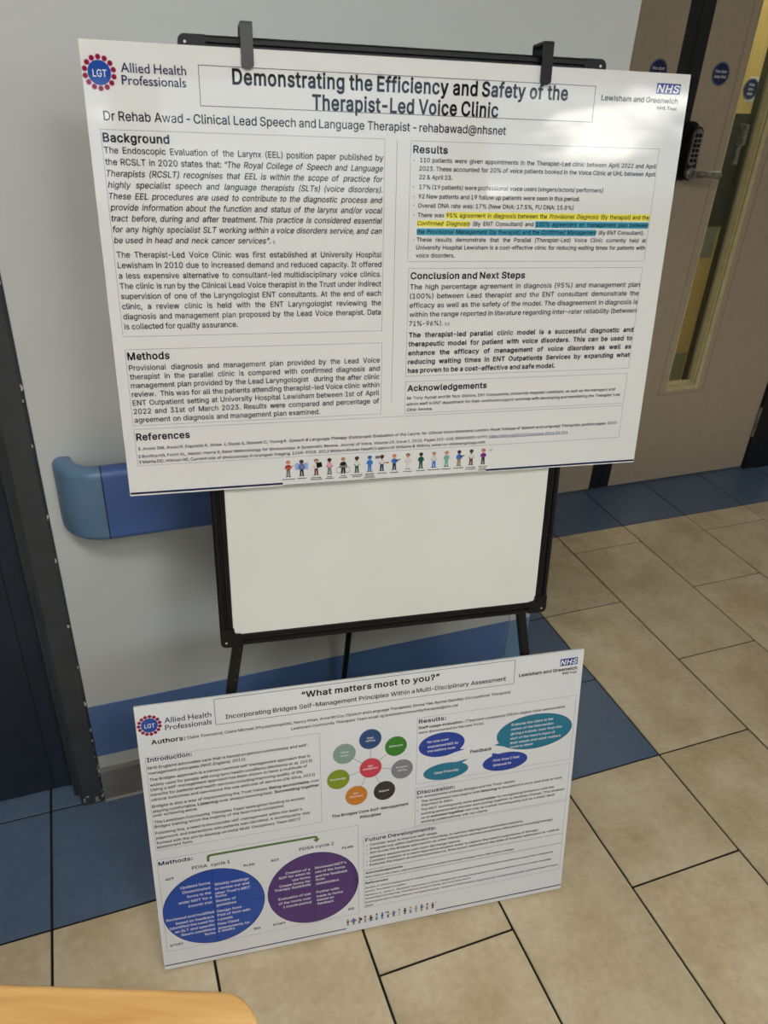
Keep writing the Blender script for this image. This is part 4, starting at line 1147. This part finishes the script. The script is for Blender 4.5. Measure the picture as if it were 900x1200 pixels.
# lower poster
sh = poster(ML, 'research_poster', 'white poster with blue and purple circle diagrams standing on the floor against the easel legs', M['paper2'])
sh.outline('title_box', 133, 697, 3.5, 56, 0.9, 'grey')
for q in ((9.5, 317, 103, 305), (9, 387.5, 326.5, 549), (503.5, 833, 102.5, 253), (503, 833, 263, 354), (397.5, 832.5, 357, 441), (398, 833, 442, 466.5), (398.5, 833, 467.5, 538)):
    sh.outline('text_box', *q)
for q in ((1, 361, 581.8, 584.2), (553, 840, 581.8, 584.2)): sh.mb().rect(*q, 0.0003).build('footer_line', I['navy_dark'], sh.root)
sh.nhs(791.5, 828.5, 16, 31.5)
sh.lgt(22.6, 38.6, 17.6, 15)
for cx, cy, rx, ry, mk in ((104.2, 459, 94.8, 88.2, 'royal'), (296.5, 460.8, 89.6, 85.6, 'purple')):
    b = sh.mb(); b.disc(cx, cy, rx + 1.2, ry + 1.2, 0.0003, 1, 72); b.disc(cx, cy, rx, ry, 0.00035, 0, 72)
    b.rect(cx - .35, cx + .35, cy - ry, cy + ry, 0.0004, 1); b.rect(cx - rx, cx + rx, cy - .35, cy + .35, 0.0004, 1)
    b.build('cycle_circle', [I[mk], I['edge']], sh.root, label='royal blue circle diagram' if mk == 'royal' else 'purple circle diagram')
b = sh.mb()
b.seg((100, 350), (100, 341), 5, 0.0004); b.seg((106, 336.4), (300, 336.4), 5, 0.0004)
b.flat([(97.5, 343), (97.6, 339), (99.5, 335.6), (103, 334), (107, 333.9), (107, 338.9), (104.5, 339.2), (102.8, 341), (102.5, 343)], 0.0004)
b.flat([(299, 333.9), (304, 334.4), (307.5, 337), (308, 342), (312.5, 342), (305, 350), (297.5, 342), (303, 342), (302.6, 340), (299, 338.9)], 0.0004)
b.build('arrow', I['green'], sh.root, label='green bent arrow')
C0 = (412.8, 197.7); WH = [((412.5, 133.2), 'w_navy'), ((462.3, 157.5), 'w_green'), ((475.0, 211.8), 'w_grey'), ((440.1, 255.3), 'w_black'), ((384.7, 256.0), 'w_orange'), ((350.1, 212.4), 'w_olive'), ((362.5, 157.2), 'w_sage')]
b = sh.mb()
for (q, mk) in WH: b.seg(C0, q, 0.7, 0.0003)
b.build('spoke_lines', I['grey'], sh.root)
for (q, mk) in WH + [(C0, 'w_red')]:
    b = sh.mb(); b.disc(q[0], q[1], 21.9, 22.2, 0.00035, 1); b.disc(q[0], q[1], 21.3, 21.6, 0.0004, 0)
    b.build('principle_circle', [I[mk], I['wedge']], sh.root, label='%s circle' % {'w_navy': 'navy', 'w_green': 'green', 'w_grey': 'grey', 'w_black': 'black', 'w_orange': 'orange', 'w_olive': 'olive green', 'w_sage': 'sage green', 'w_red': 'red central'}[mk])
for cx, cy, rx, ry, t0, t1, tl, mk, lb in ((554.2, 170, 45.9, 26.8, (590, 186), (573, 194), (602, 189), 'bubble', 'blue speech bubble'), (748.6, 172.8, 80.3, 39.6, (675, 188), (690, 199), (662.5, 190.5), 'teal', 'large teal speech bubble'),
                              (564.6, 233.3, 45.6, 18.6, (580, 216), (597, 220), (611.5, 212.5), 'teal', 'small teal speech bubble'), (689, 233, 47.3, 20.6, (660, 219), (676, 213.5), (660, 208.5), 'bubble', 'blue speech bubble')):
    b = sh.mb()
    b.disc(cx, cy, rx + .7, ry + .7, 0.0003, 1, 48); b.disc(cx, cy, rx, ry, 0.00035, 0, 48); b.flat([t0, t1, tl], 0.00034, 0)
    b.build('speech_bubble', [I[mk], I['edge']], sh.root, label=lb)
b = sh.mb()
for y in (296.0, 316.5): b.disc(508.6, y, .9, .9, 0.0004, 0, 8)
for y in (380, 390.2, 400, 420.6, 430): b.disc(404.5, y, .9, .9, 0.0004, 0, 8)
b.build('bullet_points', I['black'], sh.root, kind='stuff')
sh.text_rows(PRINT_LOWER)
for i, (cols, prop, capt) in enumerate(PEOPLE):
    person_icon(sh, 364 + i * 12.1, 575.5, 16.5, cols, prop)

# ------------------------------------------------------------------ easel
EB = Vector((-0.83, -0.02, 0))
root = empty('flipchart_easel', Matrix.Translation(EB), 'black framed whiteboard easel standing on three black legs before the grey wall', 'easel')
fx0, fx1, fy0, fy1 = -0.3035, 0.2865, -0.583, 0.3105     # frame outer edge in the board's own plane
zf, zb = -0.0065, -0.026
bw = 0.0235


def frame_side(a, b_, inner, horizontal):
    mb = MB(MU)
    # moulded section with two ridges and a groove
    w_ = bw
    prof = [(0, zb), (0, zf - .003), (.003, zf), (.008, zf), (.0095, zf - .003), (.012, zf - .003), (.0135, zf - .001), (w_ - .003, zf - .001), (w_, zf - .005), (w_, zb)]
    vs = []
    for t_ in (a, b_):
        for (o_, z) in prof:
            k_ = inner(o_)
            vs.append((t_, k_, z) if horizontal else (k_, t_, z))
    n_ = len(prof)
    mb.add(vs, [(i, (i + 1) % n_, n_ + (i + 1) % n_, n_ + i) for i in range(n_)] + [tuple(range(n_)), tuple(range(n_, 2 * n_))[::-1]])
    return mb


cc = 0.034
frame_side(fx0 + cc, fx1 - cc, lambda o_: fy1 - o_, True).build('frame_rail', M['black_plastic'], root)
frame_side(fx0 + cc, fx1 - cc, lambda o_: fy0 + o_, True).build('frame_rail', M['black_plastic'], root)
frame_side(fy0 + cc, fy1 - cc, lambda o_: fx0 + o_, False).build('frame_rail', M['black_plastic'], root)
frame_side(fy0 + cc, fy1 - cc, lambda o_: fx1 - o_, False).build('frame_rail', M['black_plastic'], root)
for sx, sy, cx, cy in ((1, -1, fx0, fy1), (-1, -1, fx1, fy1), (1, 1, fx0, fy0), (-1, 1, fx1, fy0)):
    r = 0.009; pts = [(r - r * math.sin(t_), r - r * math.cos(t_)) for t_ in [PI / 2 * i / 6 for i in range(7)]]
    pts = [(0, cc)] + [(r - r * math.cos(PI / 2 * i / 6), r - r * math.sin(PI / 2 * i / 6)) for i in range(7)] + [(cc, 0), (cc, bw), (bw + .003, bw + .0005), (bw + .0005, bw + .003), (bw, cc)]
    pp = [(cx + sx * a, cy + sy * b_) for a, b_ in pts]
    mb = MB(MU); mb.prism(pp, zb - .001, zf + .0008)
    co = mb.build('corner_cap', M['black_plastic'], root)
    mb = MB(MU); x, y = cx + sx * .009, cy + sy * .009
    mb.tube((x, y, zf), (x, y, zf + .0014), 0.0017, n=10); mb.build('screw', M['white_dot'], co, label='small white screw')
mb = MB(MU); mb.box(fx0 + bw - .002, fx1 - bw + .002, fy0 + bw - .002, fy1 - bw + .002, -0.020, -0.0095)
mb.build('whiteboard', M['board_white'], root, label='glossy white writing surface')
for cx, mk, lab in ((-0.2185, 'sheen_notch_grey', 'black poster clip with its sheen coloured dark grey'), (0.192, 'black_plastic', 'black poster clip')):  # left clip is black as well; its sheen is put into the grey
    mb = MB(MU); hw = 0.0078
    pts = [(cx - hw, 0.326), (cx + hw, 0.326)] + [(cx + hw * math.cos(-PI * i / 10), 0.279 + hw * .7 * math.sin(-PI * i / 10)) for i in range(11)]
    mb.prism(pts[::-1], 0.0010, 0.0042)
    mb.box(cx - hw, cx + hw, 0.3225, 0.3265, -0.034, 0.0042, 0.001)
    mb.box(cx - hw, cx + hw, 0.296, 0.3245, -0.034, -0.0305, 0.001)
    mb.build('poster_clip', M[mk], root, label=lab)
# front legs: slotted box tubes in the plane behind the board
for a, b_, wd in (((-0.150, 0.10), (-0.397, -1.280), 0.013), ((0.124, 0.10), (0.375, -1.280), 0.011)):
    d_ = Vector(b_) - Vector(a)
    zc = -0.035
    A = MU @ Vector((a[0], a[1], zc)); B = MU @ Vector((b_[0], b_[1], zc))
    B = A + (B - A) * ((A.z - 0.012) / (A.z - B.z))
    up = MU.to_3x3() @ Vector((0, 0, 1))
    mb = MB(); mb.bar(A, A + (B - A) * 0.999, wd, 0.012, up, bev=0.0012)
    mb.bar(A, A + (B - A) * 0.72, wd + .005, 0.015, up, bev=0.0015)
    lg = mb.build('leg', M['leg_black'], root)
    mb = MB(); k_ = 70
    x_ = (B - A).normalized(); side = up.cross(x_).normalized()
    for i in range(10, k_ if a[0] < 0 else 10):
        p_ = A + (B - A) * (i / k_) + up * 0.0073 + side * (wd * 0.30) * (1 if a[0] < 0 else -1)
        mb.bar(p_ - x_ * .0015, p_ + x_ * .0015, .002, .0010, up, bev=0)
    if mb.v: mb.build('adjustment_notches', M['sheen_notch_grey'], lg, kind='stuff')
    mb = MB(); mb.tube(B + Vector((0, 0, .02)), Vector((B.x, B.y, 0.0005)), 0.012, 0.014, n=16); mb.build('rubber_foot', M['black_plastic'], lg)
A = MU @ Vector((-0.03, 0.10, -0.05)); B = Vector((-0.815, 0.262, 0.012))
A = Vector((-0.795, 0.10, 1.35))
mb = MB(); mb.tube(A, B, 0.0065, n=12); mb.tube(A, A + (B - A) * .55, 0.0085, n=12)
lg = mb.build('leg', M['leg_black'], root)
mb = MB(); mb.tube(B + Vector((0, 0, .02)), Vector((B.x, B.y, 0.0005)), 0.010, 0.012, n=16); mb.build('rubber_foot', M['black_plastic'], lg)
mb = MB(MU); mb.box(-0.16, 0.10, 0.06, 0.13, -0.05, -0.0265, 0.003); mb.build('hinge_block', M['black_plastic'], root)

# ------------------------------------------------------------------ wooden table at the bottom left, close to the camera
TZ = 0.75
ang = math.atan2(-0.632 + 0.553, -1.224 + 1.434)
P0 = Vector((-1.184, -0.645, 0)) # outer corner of the table
TM = Matrix.Translation(P0) @ Matrix.Rotation(ang, 4, 'Z')
root = empty('side_table', TM @ Matrix.Translation((-0.4, -0.25, 0)), 'pale varnished wooden table with a rounded corner at the lower left', 'table')
TL_, TD_ = 0.80, 0.50
rc = 0.045
pts = []
for cx, cy, a0 in ((-rc, -rc, 0), (-TL_ + rc, -rc, PI / 2), (-TL_ + rc, -TD_ + rc, PI), (-rc, -TD_ + rc, 3 * PI / 2)):
    for i in range(9):
        t_ = a0 + PI / 2 * i / 8; pts.append((cx + rc * math.cos(t_), cy + rc * math.sin(t_)))
bm = bmesh.new()
vv = [bm.verts.new((x, y, TZ - .028)) for x, y in pts]
fc = bm.faces.new(vv)
ex = bmesh.ops.extrude_face_region(bm, geom=[fc])
for g_ in ex['geom']:
    if isinstance(g_, bmesh.types.BMVert): g_.co.z = TZ
bmesh.ops.recalc_face_normals(bm, faces=bm.faces)
edges = [e_ for e_ in bm.edges if abs(e_.verts[0].co.z - e_.verts[1].co.z) < 1e-6]
bmesh.ops.bevel(bm, geom=edges, offset=0.005, segments=3, affect='EDGES', profile=0.5)
mb = MB(TM); mb.bm(bm)
# keep the grain along the board: build in the table's own frame
top = mb.build('tabletop', M['table_wood'], root)
for x in (-0.07, -TL_ + .07):
    for y in (-0.07, -TD_ + .07):
        mb = MB(TM); mb.box(x - .02, x + .02, y - .02, y + .02, 0.0005, TZ - .028, 0.003); mb.build('leg', M['table_wood'], root)
mb = MB(TM)
mb.box(-TL_ + .08, -.08, -.08, -.06, TZ - .09, TZ - .028, 0.002); mb.box(-TL_ + .08, -.08, -TD_ + .06, -TD_ + .08, TZ - .09, TZ - .028, 0.002)
mb.build('apron', M['table_wood'], root)
